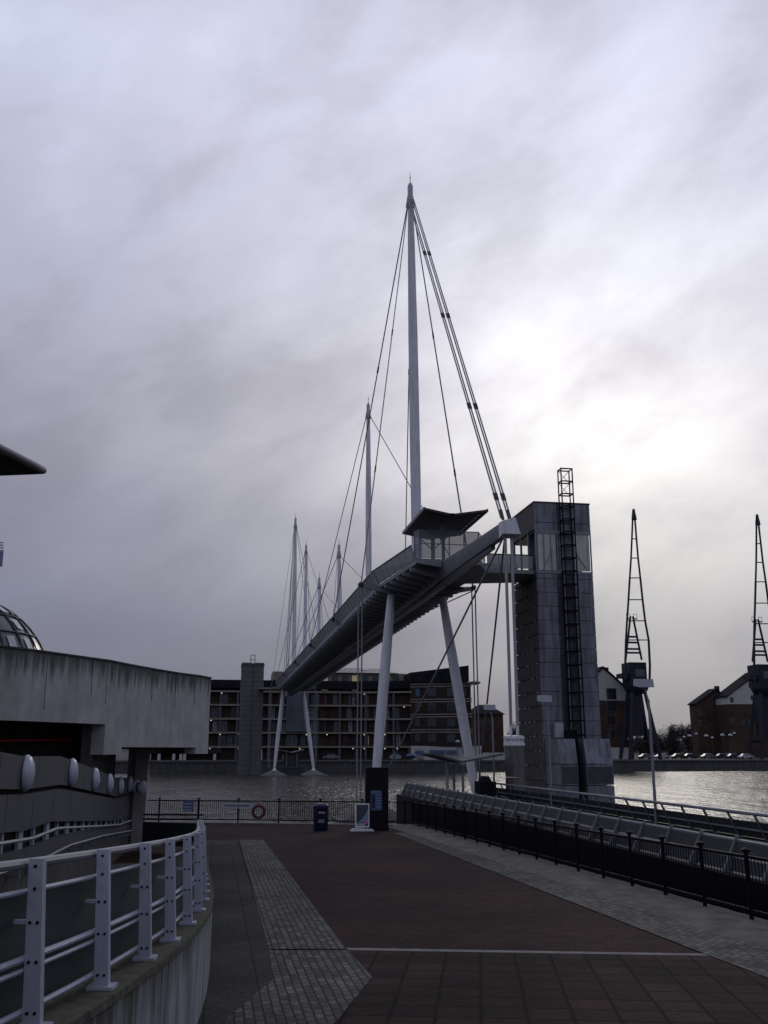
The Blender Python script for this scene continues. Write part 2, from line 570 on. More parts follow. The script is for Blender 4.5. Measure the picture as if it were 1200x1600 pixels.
# dock water
mw = bpy.data.materials.new('dock_water')
mw.use_nodes = True
N, L = mw.node_tree.nodes, mw.node_tree.links
b = N['Principled BSDF']
b.inputs['Base Color'].default_value = (0.03, 0.03, 0.024, 1)
b.inputs['Roughness'].default_value = 0.16
b.inputs['IOR'].default_value = 1.33
tc = N.new('ShaderNodeTexCoord')
hs = []
for sc, st, dist, strech in ((0.3, 0.6, 0.8, (1, .35, 1)), (1.3, 0.7, 0.4, (1, .3, 1)), (3.2, 0.6, 0.14, (1, .8, 1))):
    mp = N.new('ShaderNodeMapping')
    mp.inputs['Scale'].default_value = strech
    L.new(tc.outputs['Object'], mp.inputs['Vector'])
    n1 = N.new('ShaderNodeTexNoise')
    n1.inputs['Scale'].default_value = sc
    n1.inputs['Detail'].default_value = 4
    L.new(mp.outputs['Vector'], n1.inputs['Vector'])
    bp = N.new('ShaderNodeBump')
    bp.inputs['Strength'].default_value = st
    bp.inputs['Distance'].default_value = dist
    L.new(n1.outputs['Fac'], bp.inputs['Height'])
    if hs:
        L.new(hs[-1].outputs['Normal'], bp.inputs['Normal'])
    hs.append(bp)
L.new(hs[-1].outputs['Normal'], b.inputs['Normal'])
wp = N.new('ShaderNodeTexNoise')
wp.inputs['Scale'].default_value = .045
wp.inputs['Detail'].default_value = 4
L.new(tc.outputs['Object'], wp.inputs['Vector'])
wr = N.new('ShaderNodeMapRange')
wr.inputs['From Min'].default_value = .35
wr.inputs['From Max'].default_value = .65
wr.inputs['To Min'].default_value = .35
wr.inputs['To Max'].default_value = 1.0
L.new(wp.outputs['Fac'], wr.inputs['Value'])
L.new(wr.outputs[0], hs[1].inputs['Strength'])
mb = MB()
mb.add([(-900, 20, WATER), (900, 20, WATER), (900, 240, WATER), (-900, 240, WATER)], [(0, 1, 2, 3)])
struct('dock_water', mb, mw)

# far quay
FQ = 234.0
FZ = 0.9
mb = MB()
mb.add([(-1500, FQ, FZ), (1500, FQ, FZ), (1500, 3000, FZ), (-1500, 3000, FZ)], [(0, 1, 2, 3)])
struct('far_ground', mb, mat('far_ground_asphalt', (0.04, 0.04, 0.04), 0.9, 0, 0.3, 0.1))
mb = MB()
mb.box(-500, 500, FQ - 0.5, FQ - 0.002, -4, FZ - 0.35)
struct('far_quay_wall', mb, CONCD)
mb = MB()
mb.box(-500, 500, FQ - 0.8, FQ + 1.0, FZ - 0.35, FZ + 0.03)
struct('far_quay_kerb', mb, mat('quay_kerb_stone', (0.085, 0.083, 0.078), 0.9, 0, 0.3, 0.5))
mb = MB()                                 # low far ridge
n = 80
vs, fs = [], []
for i in range(n + 1):
    x = -1200 + 2800 * i / n
    h = 13 + 5 * math.sin(i * .7) + 3 * math.sin(i * 1.9 + 1)
    vs += [(x, 1100, 0), (x, 1200, h), (x, 1500, 0)]
for i in range(n):
    for k in (0, 1):
        a = i * 3 + k
        fs.append((a, a + 3, a + 4, a + 1))
mb.add(vs, fs)
struct('hills', mb, mat('far_hill', (0.05, 0.05, 0.052), 1, 0, 0.3, 0.02))

# ================================================================ FOOTBRIDGE
ST = [73.6, 98.9, 124.2, 149.6, 175.0, 200.4]
MT = [51.7, 40.3, 28.9, 28.9, 40.3, 51.7]
ZD = 15.9                                  # deck floor
bridge = thing('footbridge', (AX, 137, WATER), 'high white cable-stayed footbridge with six masts crossing the dock', 'bridge')
HW, HT = 3.05, 3.6                         # half width at deck edge and at rail

# deck plate in plan
deck_pl = [(AX - HW, 73.6), (13.0, 62.9), (17.4, 62.9), (18.6, 65.6), (22.2, 65.6), (22.2, 69.4), (AX + HW, 70.6),
           (AX + HW, 200.4), (17.4, 211), (13.0, 211), (8.3, 207.5), (8.3, 204), (AX - HW, 203)]
mb = MB()
mb.prism(deck_pl, ZD - 0.28, ZD)
part('deck', mb, BRACK, bridge)
# V soffit in bays
mb = MB()
for s in (-1, 1):
    a = [(AX + s * .55, 76.5, 14.95), (AX + s * 2.75, 76.5, ZD - .45), (AX + s * 2.75, 200, ZD - .45), (AX + s * .55, 200, 14.95)]
    mb.add(a + [(p[0], p[1], p[2] + 0.1) for p in a], [(0, 1, 2, 3), (4, 5, 6, 7), (0, 1, 5, 4), (1, 2, 6, 5), (2, 3, 7, 6), (3, 0, 4, 7)])
part('soffit', mb, SOFFIT, bridge)
# spine beam with sloping webs, running out to the nose at both ends


def spine_sec(y, z0, z1, wt, wb, xc=AX):
    return [(xc - wb, y, z0), (xc + wb, y, z0), (xc + wt, y, z0 + (z1 - z0) * .62), (xc + wt, y, z1), (xc - wt, y, z1), (xc - wt, y, z0 + (z1 - z0) * .62)]


mb = MB().loft([spine_sec(y, z0, z1, wt, wb, xc) for y, z0, z1, wt, wb, xc in (
    (51.0, 15.0, 15.72, .30, .16, 15.62), (58, 14.92, 15.76, .42, .2, 15.45), (64, 14.75, 15.8, .55, .25, AX), (74, 14.6, 15.62, .6, .28, AX),
    (200, 14.6, 15.62, .6, .28, AX), (212, 14.75, 15.6, .5, .25, AX), (224, 15.0, 15.6, .3, .16, AX))])
part('spine_beam', mb, BRACK, bridge)
mb = MB().hexa([(15.5, 53.5, 14.75), (15.74, 53.5, 14.75), (AX + .2, 64, 14.32), (AX - .2, 64, 14.32),
                (15.5, 53.5, 14.97), (15.74, 53.5, 14.97), (AX + .2, 64, 14.72), (AX - .2, 64, 14.72)])
mb.box(AX - .2, AX + .2, 64, 205, 14.3, 14.585)
part('transporter_rail', mb, DKSTEEL, bridge)
# nose block
mb = MB().hexa([(15.25, 50.3, 14.98), (16.3, 50.3, 14.98), (16.2, 51.2, 14.9), (15.3, 51.2, 14.9),
                (15.25, 50.3, 15.7), (16.02, 50.3, 15.95), (15.9, 51.2, 15.95), (15.3, 51.2, 15.78)])
nose = part('nose_block', mb, WHITE, bridge)
mb = MB()
for x in (15.45, 15.85):
    mb.tube((x, 50.8, 15.9), (x - .06, 51.0, 16.5), .09, n=8)
part('stay_socket', mb, DKSTEEL, nose)
# brackets: one rib across both sides every 1.8 m


def bracket(y, hl, hr, zc=14.98):
    m_ = MB()
    for s, h in ((-1, hl), (1, hr)):
        if h <= .7:
            continue
        x0, x1 = AX + s * .5, AX + s * h
        m_.hexa([(x0, y - .06, zc - .16), (x1, y - .22, ZD - .62), (x1, y + .22, ZD - .62), (x0, y + .06, zc - .16),
                 (x0, y - .06, ZD - .3), (x1, y - .22, ZD - .42), (x1, y + .22, ZD - .42), (x0, y + .06, ZD - .3)])
    return m_


y = 64.2
while y < 202:
    if y < 73.6:
        t = (y - 62.9) / (73.6 - 62.9)
        hl = (AX - 13.0) + (HW - (AX - 13.0)) * t + .15
        hr = HW + .1 if y > 70.6 else .5
    else:
        hl = hr = HW + .12
    part('bracket', bracket(y, hl, hr), BRACK, bridge)
    y += 1.8
# end fascia of the balcony
mb = MB().hexa([(12.9, 62.75, ZD - .3), (14.65, 62.75, ZD - .55), (14.65, 62.9, ZD - .55), (12.9, 62.9, ZD - .3),
                (12.9, 62.75, ZD + .02), (14.65, 62.75, ZD + .02), (14.65, 62.9, ZD + .02), (12.9, 62.9, ZD + .02)])
part('end_fascia', mb, BRACK, bridge)


# balustrades of the deck
def balustrade(pts_base, pts_top, name='balustrade', step=1.8, m=MESHP):
    p = MB()
    for i in range(len(pts_base) - 1):
        a, b_, c, d = Vector(pts_base[i]), Vector(pts_base[i + 1]), Vector(pts_top[i + 1]), Vector(pts_top[i])
        a2, b2 = a + (d - a) * .02, b_ + (c - b_) * .02
        nrm = (b2 - a2).cross(d - a2).normalized() * .012
        p.hexa([a2 - nrm, b2 - nrm, b2 + nrm, a2 + nrm, d - nrm, c - nrm, c + nrm, d + nrm])
    o = part(name, p, m, bridge)
    q = MB()
    for i in range(len(pts_base) - 1):
        a, b_, c, d = Vector(pts_base[i]), Vector(pts_base[i + 1]), Vector(pts_top[i + 1]), Vector(pts_top[i])
        k = max(1, round((b_ - a).length / step))
        for j in range(k + 1):
            p0, p1 = a + (b_ - a) * j / k, d + (c - d) * j / k
            if p0.y < 155:
                part('baluster', MB().tube(p0, p1, .035, n=5), STEEL, o)
            else:
                q.tube(p0, p1, .035, n=5)
    if q.v:
        part('balusters', q, STEEL, o)['kind'] = 'stuff'
    h = MB()
    up = Vector((0, 0, .04))
    for i in range(len(pts_top) - 1):
        h.tube(Vector(pts_top[i]) + up, Vector(pts_top[i + 1]) + up, .06, n=6)
    part('handrail', h, DKSTEEL, o)
    return o


balustrade([(AX - HW, 203, ZD), (AX - HW, 73.6, ZD)], [(AX - HT, 203, ZD + 1), (AX - HT, 73.6, ZD + 1)])
balustrade([(AX + HW, 203, ZD), (AX + HW, 70.6, ZD)], [(AX + HT, 203, ZD + 1), (AX + HT, 70.6, ZD + 1)])
balustrade([(AX - HW, 73.5, ZD), (13.0, 63.4, ZD)], [(AX - HT + .05, 73.5, ZD + 1.02), (12.7, 63.6, ZD + 1.02)])
# glass screen of the end balcony
SCR = [(12.95, 63.6), (13.15, 62.95), (17.35, 62.95), (18.4, 65.4)]
mb = MB()
for i in range(len(SCR) - 1):
    (x0, y0), (x1, y1) = SCR[i], SCR[i + 1]
    mb.bar((x0, y0, ZD + 1.08), (x1, y1, ZD + 1.08), .02, 1.85)
scr = part('glass_screen', mb, GLASSL, bridge)
mb = MB()
for i in range(len(SCR) - 1):
    (x0, y0), (x1, y1) = SCR[i], SCR[i + 1]
    for z in (ZD + .12, ZD + 1.1, ZD + 2.03):
        mb.bar((x0, y0, z), (x1, y1, z), .05, .05)
for x, y_ in SCR:
    mb.tube((x, y_, ZD), (x, y_, ZD + 2.06), .045)
for x in (14.2, 15.25, 16.3):
    mb.tube((x, 62.95, ZD), (x, 62.95, ZD + 2.06), .04)
part('screen_frame', mb, STEEL, scr)
# butterfly canopy over the balcony
C0, C1 = 60.4, 68.0
mb = MB()
L0, V0, R0 = sight(663, 796, C0), sight(707, 806, C0), sight(762, 799, C0)
L1, V1, R1 = [Vector((p.x, C1, p.z)) for p in (L0, V0, R0)]
for a, b_, c, d in ((L0, V0, V1, L1), (V0, R0, R1, V1)):
    u_ = Vector((0, 0, .14))
    mb.hexa([a, b_, c, d, a + u_, b_ + u_, c + u_, d + u_])
can = part('canopy', mb, mat('canopy_underside', (.055, .05, .05), .7, .1, .2, 1.5), bridge)
mb = MB()
mb.bar(V0 + Vector((0, 0, .1)), V1 + Vector((0, 0, .1)), .3, .16)
for a, c in ((L0, L1), (R0, R1)):
    mb.bar(a + Vector((0, 0, .08)), c + Vector((0, 0, .08)), .1, .2)
part('canopy_gutter', mb, BRACK, can)
mb = MB()
rr = Vector((R0.x + .02, 0, R0.z))
for k in range(9):
    y0 = C0 + .4 + k * .8
    mb.box(R0.x - .55, R0.x - .42, y0, y0 + .45, R0.z - .16, R0.z - .1)
part('canopy_strip_light', mb, LAMPW, can)
for yy in (63.2, 66.6):
    mb = MB().tube((V0.x, yy, ZD), (V0.x, yy, V0.z + .03), .12)
    mb.tube((V0.x, yy, V0.z - 1.1), (V0.x - 1.1, yy, V0.z - .02), .04)
    mb.tube((V0.x, yy, V0.z - 1.1), (V0.x + 1.1, yy, V0.z - .02), .04)
    part('canopy_post', mb, STEEL, can)
# access walkway rails to the lift
for yy in (65.6, 69.3):
    mb = MB().bar((18.7, yy, ZD + .55), (22.1, yy, ZD + .55), .03, .95)
    wr = part('walkway_rail', mb, MESHP, bridge)
    mb = MB().tube((18.6, yy, ZD + 1.08), (22.15, yy, ZD + 1.08), .05)
    for k in range(5):
        mb.tube((18.7 + k * .85, yy, ZD), (18.7 + k * .85, yy, ZD + 1.08), .03, n=6)
    part('handrail', mb, DKSTEEL, wr)
# cross arms
for i, y in enumerate(ST):
    end = i in (0, 5)
    h = 4.55 if end else 3.75
    zt = 15.85 if end else 16.45
    mb = MB()
    for s in (-1, 1):
        if end:
            mb.hexa([(AX, y - .22, 14.75), (AX + s * h, y - .1, zt - .2), (AX + s * h, y + .1, zt - .2), (AX, y + .22, 14.75),
                     (AX, y - .22, 15.58), (AX + s * h, y - .1, zt + .08), (AX + s * h, y + .1, zt + .08), (AX, y + .22, 15.58)])
        else:
            mb.bar((AX + s * .6, y, 14.9), (AX + s * h, y, zt - .15), .25, .25)
    ca = part('crossarm', mb, BRACK, bridge)
    for s in (-1, 1):
        part('cable_clamp', MB().lathe((AX + s * h, y - .25, zt), [(.1, 0), (.2, .06), (.2, .44), (.1, .5)], 10, 'Y'), DKSTEEL, ca)
# masts
for i, y in enumerate(ST):
    top = MT[i]
    big = i in (0, 5)
    rb = .43 if big else (.33 if i in (1, 4) else .27)
    rt = .2 if big else .16
    z0 = 15.62
    ln = top - z0
    prof = [(rb * .93, 0), (rb, ln * .3), (rb * .93, ln * .6), (rb * .7, ln * .85), (rt, ln * .965)]
    lean = -.35 if big else -.15
    mb = MB()
    secs = []
    for r, h_ in prof:
        secs.append([(AX + lean * h_ / ln + r * math.cos(2 * math.pi * k / 16), y + r * math.sin(2 * math.pi * k / 16), z0 + h_) for k in range(16)])
    mb.loft(secs)
    ms = part('mast', mb, WHITE, bridge)
    tx = AX + lean
    mb = MB()
    hz = z0 + ln * .93
    s_ = 1.0 if big else .75
    mb.lathe((tx, y, hz), [(rt * 1.25, 0), (rt * 1.5, .15), (rt * 1.5, 1.1 * s_), (rt * 1.2, 1.3 * s_), (rt * 1.2, 2.2 * s_), (rt * .6, 2.5 * s_)], 12)
    for a in (0, math.pi / 2):
        mb.obox((tx, y), rt * 4.2, .08, hz + .1, hz + 1.0 * s_, a, .7)
    part('mast_head', mb, MASTH, ms)
    mb = MB().tube((tx, y, hz + 2.4 * s_), (tx, y, hz + 3.6 * s_), .035, .015)
    mb.lathe((tx, y, hz + 3.0 * s_), [(.02, 0), (.07, .06), (.02, .14)], 8)
    part('finial', mb, DKSTEEL, ms)


# cables
def cable(p, q, r=.05, couplers=(), m=CABLE, name='cable'):
    o = part(name, MB().tube(p, q, r, n=6), m, bridge)
    if couplers:
        mb_ = MB()
        p, q = Vector(p), Vector(q)
        dirv = (q - p).normalized()
        for t in couplers:
            c = p + (q - p) * t
            mb_.tube(c - dirv * .28, c + dirv * .28, r * 1.55, n=8)
        part('coupler', mb_, DKSTEEL, o)
    return o


def mtop(i, dz=0.0):
    big = i in (0, 5)
    return Vector((AX + (-.35 if big else -.15), ST[i], 15.62 + (MT[i] - 15.62) * .945 + dz))


for i in range(6):
    for j in (i - 1, i + 1):
        if 0 <= j < 6:
            for s in (-1, 1):
                rr_ = .055 if i in (0, 5) else .045
                cable(mtop(i) + Vector((s * .2, .1 * (j - i), 0)), (AX + s * 3.75, ST[j], 16.45), rr_, (.36,) if i == 0 else ())
for i, sgn in ((0, -1), (5, 1)):
    ny = 50.9 if i == 0 else 223.5
    nx = 15.65 if i == 0 else AX
    for k in (-.22, .22):
        for e in (-.07, .07):
            cable(mtop(i) + Vector((k * .8 + e, sgn * .2, .3)), (nx + k + e, ny, 16.0), .048,
                  (.24, .47, .74, .955) if i == 0 else ())
    for s in (-1, 1):                      # thin pairs to the cross-arm ends
        for e in (-.12, .12):
            cable(mtop(i) + Vector((s * .22, e * .4, -.3)), (AX + s * 4.5, ST[i] + e, 15.95), .035, (.36, .72) if i == 0 else ())
# tie-downs from the cross arms and the nose
for y, zb in ((ST[0], -.4), (ST[5], -.2)):
    for s in (-1, 1):
        for e in (-.17, .17):
            cable((AX + s * 4.55 + e * .9, y + e * .3, 15.7), (AX + s * 4.6 + e * .9, y + e * .3, zb), .055, name='tie_rod')
for e in (-.19, .17):
    cable((15.72 + e, 50.75, 15.0), (AX + e + .05, 49.25, 4.0), .085, name='tie_rod')
# legs
LEGT = {0: ((13.1, 14.86), (17.2, 14.7)), 5: ((13.1, 14.86), (17.25, 14.7))}
for i in (0, 5):
    y = ST[i]
    for k, (xb, s) in enumerate(((11.75, -1), (19.6, 1))):
        xt, zt = LEGT[i][k]
        y = ST[i]
        secs = []
        pb, pt = Vector((xb, y, -.25)), Vector((xt, y, zt + .3))
        mb = MB()
        n_ = 14
        dv = (pt - pb).normalized()
        sx = dv.cross(Vector((0, 1, 0))).normalized()
        for t, r in ((0, .22), (.06, .3), (.35, .40), (.7, .40), (1, .30)):
            c = pb + (pt - pb) * t
            secs.append([c + sx * r * math.cos(2 * math.pi * q / n_) + Vector((0, 1, 0)) * r * math.sin(2 * math.pi * q / n_) for q in range(n_)])
        mb.loft(secs)
        lg = part('leg', mb, WHITE, bridge)
        mb = MB().obox((xb, y), 1.0, 1.0, -.75, -.6).obox((xb, y), .75, .75, -.595, -.2, 0, .45)
        part('leg_foot', mb, WHITE, lg)
# cross braces from the nose to the leg feet
for xb in (11.75, 19.6):
    part('brace', MB().tube((15.7, 51.3, 15.2), (xb, ST[0] - .3, -.1), .06, n=8), STEEL, bridge)
part('brace', MB().tube((AX + 4.5, ST[0], 15.6), (AX - 1, 110, 14.6), .05, n=6), STEEL, bridge)

# piers under the legs
PL = {(0, 0): 'concrete pyramid pier under the near left bridge leg beside the black totem',
      (0, 1): 'concrete pyramid pier under the near right bridge leg behind the walkway',
      (5, 0): 'concrete pyramid pier under the far left bridge leg beside the lift tower',
      (5, 1): 'concrete pyramid pier under the far right bridge leg beside the floating shelter'}
for i in (0, 5):
    for k, xb in enumerate((11.75, 19.6)):
        mb = MB()
        y = ST[i]
        mb.obox((xb + (.3 if k else -.3), y), 5.2, 5.2, WATER - 2, WATER + .12)
        mb.obox((xb, y), 5.0, 5.0, WATER + .12, -.76, 0, .3)
        solo('bridge_pier', mb, PILC, PL[(i, k)], 'pier', 'concrete piers under the bridge legs')

# ================================================================ LIFT TOWERS
X0, X1, Y0, Y1 = 22.2, 26.45, 65.2, 70.6
TZ = 20.85
tower = thing('lift_tower', ((X0 + X1) / 2, (Y0 + Y1) / 2, WATER), 'tall grey panelled lift tower with a lattice ladder beside the bridge nose', 'lift tower')
# front cladding: panels with open joints over a dark core
part('shaft_core', MB().box(X0 + .12, X1 - .06, Y0 + .06, Y1 - .06, WATER - 2, 15.7).box(X0 + .12, X1 - .06, Y0 + .06, Y1 - .06, 18.75, TZ - .03), DKSTEEL, tower)
mb = MB()
z = WATER
zs = []
while z < 15.6:
    zs.append((z, min(z + 1.0, 15.62)))
    z += 1.0
mch, mcr = MB(), MB()
for a, c in zs:
    for xa, xb in ((X0, 23.7), (23.72, 24.9), (25.0, X1)):
        {X0: mb, 23.72: mch, 25.0: mcr}[xa].box(xa, xb, Y0 + random.uniform(-.006, .006), Y0 + .055, a + .018, c - .018)
        mcr.box(xa, xb, Y1 - .055, Y1, a + .018, c - .018)
    for ya, yb in ((Y0 + .07, 67.8), (67.84, Y1 - .07)):
        mcr.box(X1 - .055, X1, ya, yb, a + .018, c - .018)
part('cladding', mb, CLAD, tower)
part('cladding', mcr, CLAD, tower)
part('ladder_channel', mch, CHAN, tower)
mb = MB()
for xa, xb in ((X0, 23.95), (24.05, 24.9), (25.0, X1)):
    for a, c in ((18.8, 19.35), (19.4, TZ)):
        mb.box(xa, xb, Y0, Y0 + .055, a, c)
        mb.box(xa, xb, Y1 - .055, Y1, a, c)
mb.box(X1 - .055, X1, Y0 + .07, Y1 - .07, 18.8, TZ)
part('upper_cladding', mb, CLAD, tower)
# left side: brown mesh slats; white strips stand in for daylight through the slits
mb = MB()
z = WATER
while z < 15.55:
    n_ = 5
    for k in range(n_):
        ya = Y0 + .07 + k * (Y1 - Y0 - .14) / n_
        yb = ya + (Y1 - Y0 - .14) / n_ - .04
        mb.box(X0, X0 + .06, ya, yb, z + .02, min(z + .93, 15.6))
    z += 1.0
part('side_screen', mb, SIDEC, tower)
part('side_fascia', MB().box(X0, X0 + .06, Y0 + .07, Y1 - .07, 18.9, TZ), SIDEC, tower)
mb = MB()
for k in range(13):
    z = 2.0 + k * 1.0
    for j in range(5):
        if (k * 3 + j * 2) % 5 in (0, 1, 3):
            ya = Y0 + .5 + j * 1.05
            part('painted_light_slit', MB().box(X0 - .01, X0 + .03, ya, ya + .32 + .2 * ((k + j) % 2), z + .955 - 1.75 + 1.0, z + .985 - 1.75 + 1.0), SLITLIGHT, tower)
# glazed landing
for xa, xb in ((X0 + .1, 23.8), (25.05, X1 - .08)):
    gl = part('landing_glazing', MB().box(xa + .09, xb - .06, Y0 + .02, Y0 + .05, 15.85, 18.55), GLAZE, tower)
mb = MB()
for x in (X0 + .04, 22.82, 23.35, 23.85, 25.02, X1 - .04):
    mb.box(x - .04, x + .04, Y0 - .02, Y0 + .08, 15.63, 18.8)
mb.box(X0, X1, Y0 - .025, Y0 + .085, 15.63, 15.8)
mb.box(X0, X1, Y0 - .025, Y0 + .085, 18.56, 18.8)
mb.bar((22.75, Y0 - .03, 15.95), (23.45, Y0 - .03, 17.35), .03, .05)
mb.bar((25.25, Y0 - .03, 17.15), (26.0, Y0 - .03, 16.0), .03, .05)
part('glazing_frame', mb, STEEL, gl)
mb = MB()
mb.box(X0 + .1, X1 - .06, Y0 + 1.9, Y0 + 2.1, 15.7, 18.75)
mb.box(23.85, 24.95, Y0 + .06, Y0 + .12, 15.7, 18.75)
part('lift_shaft_wall', mb, CLAD, tower)
mb = MB()
for yy in (Y0 + .1, 67.0, 68.8, Y1 - .1):
    part('landing_post', MB().box(X0 + .01, X0 + .15, yy - .06, yy + .06, 15.7, 18.9), STEEL, tower)
part('landing_rail', MB().box(X0 + .02, X0 + .1, Y0 + .16, 66.9, 16.8, 16.86), STEEL, tower)
mb = MB().box(X0 - .05, X1 + .05, Y0 - .05, Y1 + .05, TZ, TZ + .1)
mb.box(X0 + .9, X1 - .9, Y0 + 1.5, Y1 - 1, TZ + .1, TZ + .3)
part('roof', mb, DKSTEEL, tower)
# lattice ladder mast
mb = MB()
lx0, lx1, ly0, ly1 = 24.07, 24.93, 64.35, 65.0
for x in (lx0, lx1):
    for y in (ly0, ly1):
        mb.bar((x, y, 3.2), (x, y, 23.35), .075, .075)
z = 3.35
while z < 23.4:
    mb.bar((lx0, ly0, z), (lx1, ly0, z), .06, .09)
    mb.bar((lx0, ly1, z), (lx1, ly1, z), .06, .09)
    for x in (lx0, lx1):
        mb.bar((x, ly0, z), (x, ly1, z), .06, .06)
    if z > 20.8 and z < 22.5:
        mb.tube((lx0, ly1, z), (lx1, ly1, z + .95), .02, n=5)
        mb.tube((lx1, ly1, z), (lx0, ly1, z + .95), .02, n=5)
    z += .95
part('lattice_ladder', mb, BLACK, tower)
part('rising_main', MB().tube((24.25, 65.1, 2.0), (24.25, 65.1, 15.5), .07), STEEL, tower)
# machine housings at the foot, black slot between
for xa, xb in ((22.3, 23.5), (24.1, 25.95)):
    mb = MB()
    mb.box(xa, xb, 62.2, 65.1, WATER - 2, 1.0)
    mb.box(xa, xb, 62.2, 65.1, 1.05, 2.35)
    mb.hexa([(xa, 62.2, 2.4), (xb, 62.2, 2.4), (xb, 65.1, 2.4), (xa, 65.1, 2.4),
             (xa, 62.55, 4.0), (xb, 62.55, 4.0), (xb, 65.1, 4.0), (xa, 65.1, 4.0)])
    mh = part('machine_housing', mb, CLAD, tower)
    mb = MB().box(xa + .06, xb - .06, 62.17, 62.21, 1.15, 2.2)
    part('louvre_panel', mb, DKSTEEL, mh)
part('lift_door_slot', MB().box(23.51, 24.09, 63.6, 65.1, WATER - 2, 4.6), BLACK, tower)
part('control_box', MB().box(22.95, 23.5, 64.6, 65.12, 4.1, 5.1), LAMPB, tower)

# far lift tower
FX0, FX1, FY0, FY1 = 4.7, 9.35, 206.5, 212
ft = thing('lift_tower', ((FX0 + FX1) / 2, 209, WATER), 'distant grey lift tower by the far end of the bridge', 'lift tower')
part('shaft_core', MB().box(FX0 + .08, FX1 - .08, FY0 + .08, FY1, WATER - 2, 20.6), DKSTEEL, ft)
mb = MB()
z = WATER
while z < 20.5:
    for xa, xb in ((FX0, 6.98), (7.1, FX1)):
        mb.box(xa, xb, FY0, FY0 + .07, z + .03, z + .97)
        mb.box(xa, xb, FY1, FY1 + .07, z + .03, z + .97)
    mb.box(FX0, FX0 + .07, FY0 + .08, FY1, z + .03, z + .97)
    mb.box(FX1 - .07, FX1, FY0 + .08, FY1, z + .03, z + .97)
    z += 1.0
part('cladding', mb, mat('far_cladding', (0.105, 0.105, 0.10), 0.6, 0.2, 0.2, 0.8), ft)
part('roof', MB().box(FX0 - .1, FX1 + .1, FY0 - .1, FY1 + .1, 20.6, 20.95), DKSTEEL, ft)
mb = MB()
for x in (6.5, 7.4):
    mb.tube((x, 206.3, 20.8), (x, 206.3, 22.8), .08)
for z in (21.8, 22.8):
    mb.tube((6.5, 206.3, z), (7.4, 206.3, z), .08)
part('lattice_ladder', mb, STEEL, ft)
part('corner_trim', MB().box(7.0, 7.08, 206.4, 206.5, WATER, 20.6), PIERW, ft)

# ================================================================ ANCHOR PILLAR
pil = thing('anchor_pillar', (AX, 49.25, WATER), 'squat concrete anchor pillar with white cap holding the bridge nose rods', 'pillar')
mb = MB()
for a, c in ((WATER - 2, 1.9), (1.93, 3.45)):
    mb.lathe((AX, 49.25, a), [(.5, 0), (.5, c - a)], 20)
part('shaft', mb, PILC, pil)
mb = MB().lathe((AX, 49.25, 3.45), [(.5, 0), (.55, .05), (.55, .17), (.42, .2), (.42, .36), (.54, .38), (.54, .52), (.3, .56)], 20)
cp_ = part('cap', mb, WHITE, pil)
mb = MB()
for k in range(14):
    a = 2 * math.pi * k / 14
    mb.tube((AX + .49 * math.cos(a), 49.25 + .49 * math.sin(a), 3.6), (AX + .49 * math.cos(a), 49.25 + .49 * math.sin(a), 3.86), .03, n=6)
part('cap_spindles', mb, WHITE, cp_)
mb = MB()
for e in (-.16, .2):
    mb.tube((AX + e, 49.25, 3.9), (AX + e, 49.25, 4.5), .07)
part('rod_socket', mb, WHITE, pil)

# ================================================================ RAISED WALKWAY (right)
GZ = .85
gang = thing('boardwalk', (12.3, 30, WATER), 'grey raised walkway over the water behind the black fence with inclined balustrades', 'walkway')
part('deck', MB().box(9.95, 14.75, 2, 53, GZ - .25, GZ), mat('walkway_deck', (0.06, 0.06, 0.06), .8, 0, .3, 3), gang)
part('edge_beam', MB().box(9.68, 9.90, 2, 53, GZ - 1.7, GZ + .12).box(14.81, 14.95, 2, 53, GZ - .8, GZ + .05), BLACK, gang)
mb = MB()
y = 3.0
while y < 53:
    for x in (10.4, 14.3):
        part('pile', MB().tube((x, y, WATER - 2), (x, y, GZ - .2), .18, n=10), DKSTEEL, gang)
    y += 7
mb = MB()
GP = mat('walkway_panel', (0.03, 0.031, 0.03), 0.7, 0.1, 0.2, 5.0, stretch=(1, .3, 4))
for zf0, zf1 in ((.2, .54), (.58, .92)):
    x = lambda zf: 9.92 + .26 * zf
    mb.hexa([(x(zf0), 2, GZ + .74 * zf0), (x(zf0) + .02, 2, GZ + .74 * zf0), (x(zf0) + .02, 52.6, GZ + .74 * zf0), (x(zf0), 52.6, GZ + .74 * zf0),
             (x(zf1), 2, GZ + .74 * zf1), (x(zf1) + .02, 2, GZ + .74 * zf1), (x(zf1) + .02, 52.6, GZ + .74 * zf1), (x(zf1), 52.6, GZ + .74 * zf1)])
lp = part('left_balustrade', mb, GP, gang)
mb = MB()
for zf in (.1, .51, .94):
    mb.tube((9.92 + .26 * zf + .03, 2, GZ + .74 * zf), (9.92 + .26 * zf + .03, 52.6, GZ + .74 * zf), .035, n=6)
part('handrail', mb, STEEL, lp)
FIN = mat('fin_paint', (0.12, 0.125, 0.135), .55, .1, .1, 3)
y = 18.46 - 1.42 * 8
while y < 53:
    mb = MB().hexa([(9.72, y - .055, GZ - .1), (9.95, y - .055, GZ - .1), (9.95, y + .055, GZ - .1), (9.72, y + .055, GZ - .1),
                    (10.17, y - .02, GZ + .78), (10.24, y - .02, GZ + .78), (10.24, y + .02, GZ + .78), (10.17, y + .02, GZ + .78)])
    part('post', mb, FIN, gang)
    y += 1.42
# end panel of the balustrade
part('end_panel', MB().hexa([(9.85, 52.6, GZ), (10.5, 52.6, GZ), (10.5, 52.65, GZ), (9.85, 52.65, GZ), (10.15, 52.6, GZ + .7), (10.5, 52.6, GZ + .7),
                             (10.5, 52.65, GZ + .7), (10.15, 52.65, GZ + .7)]), GP, gang)
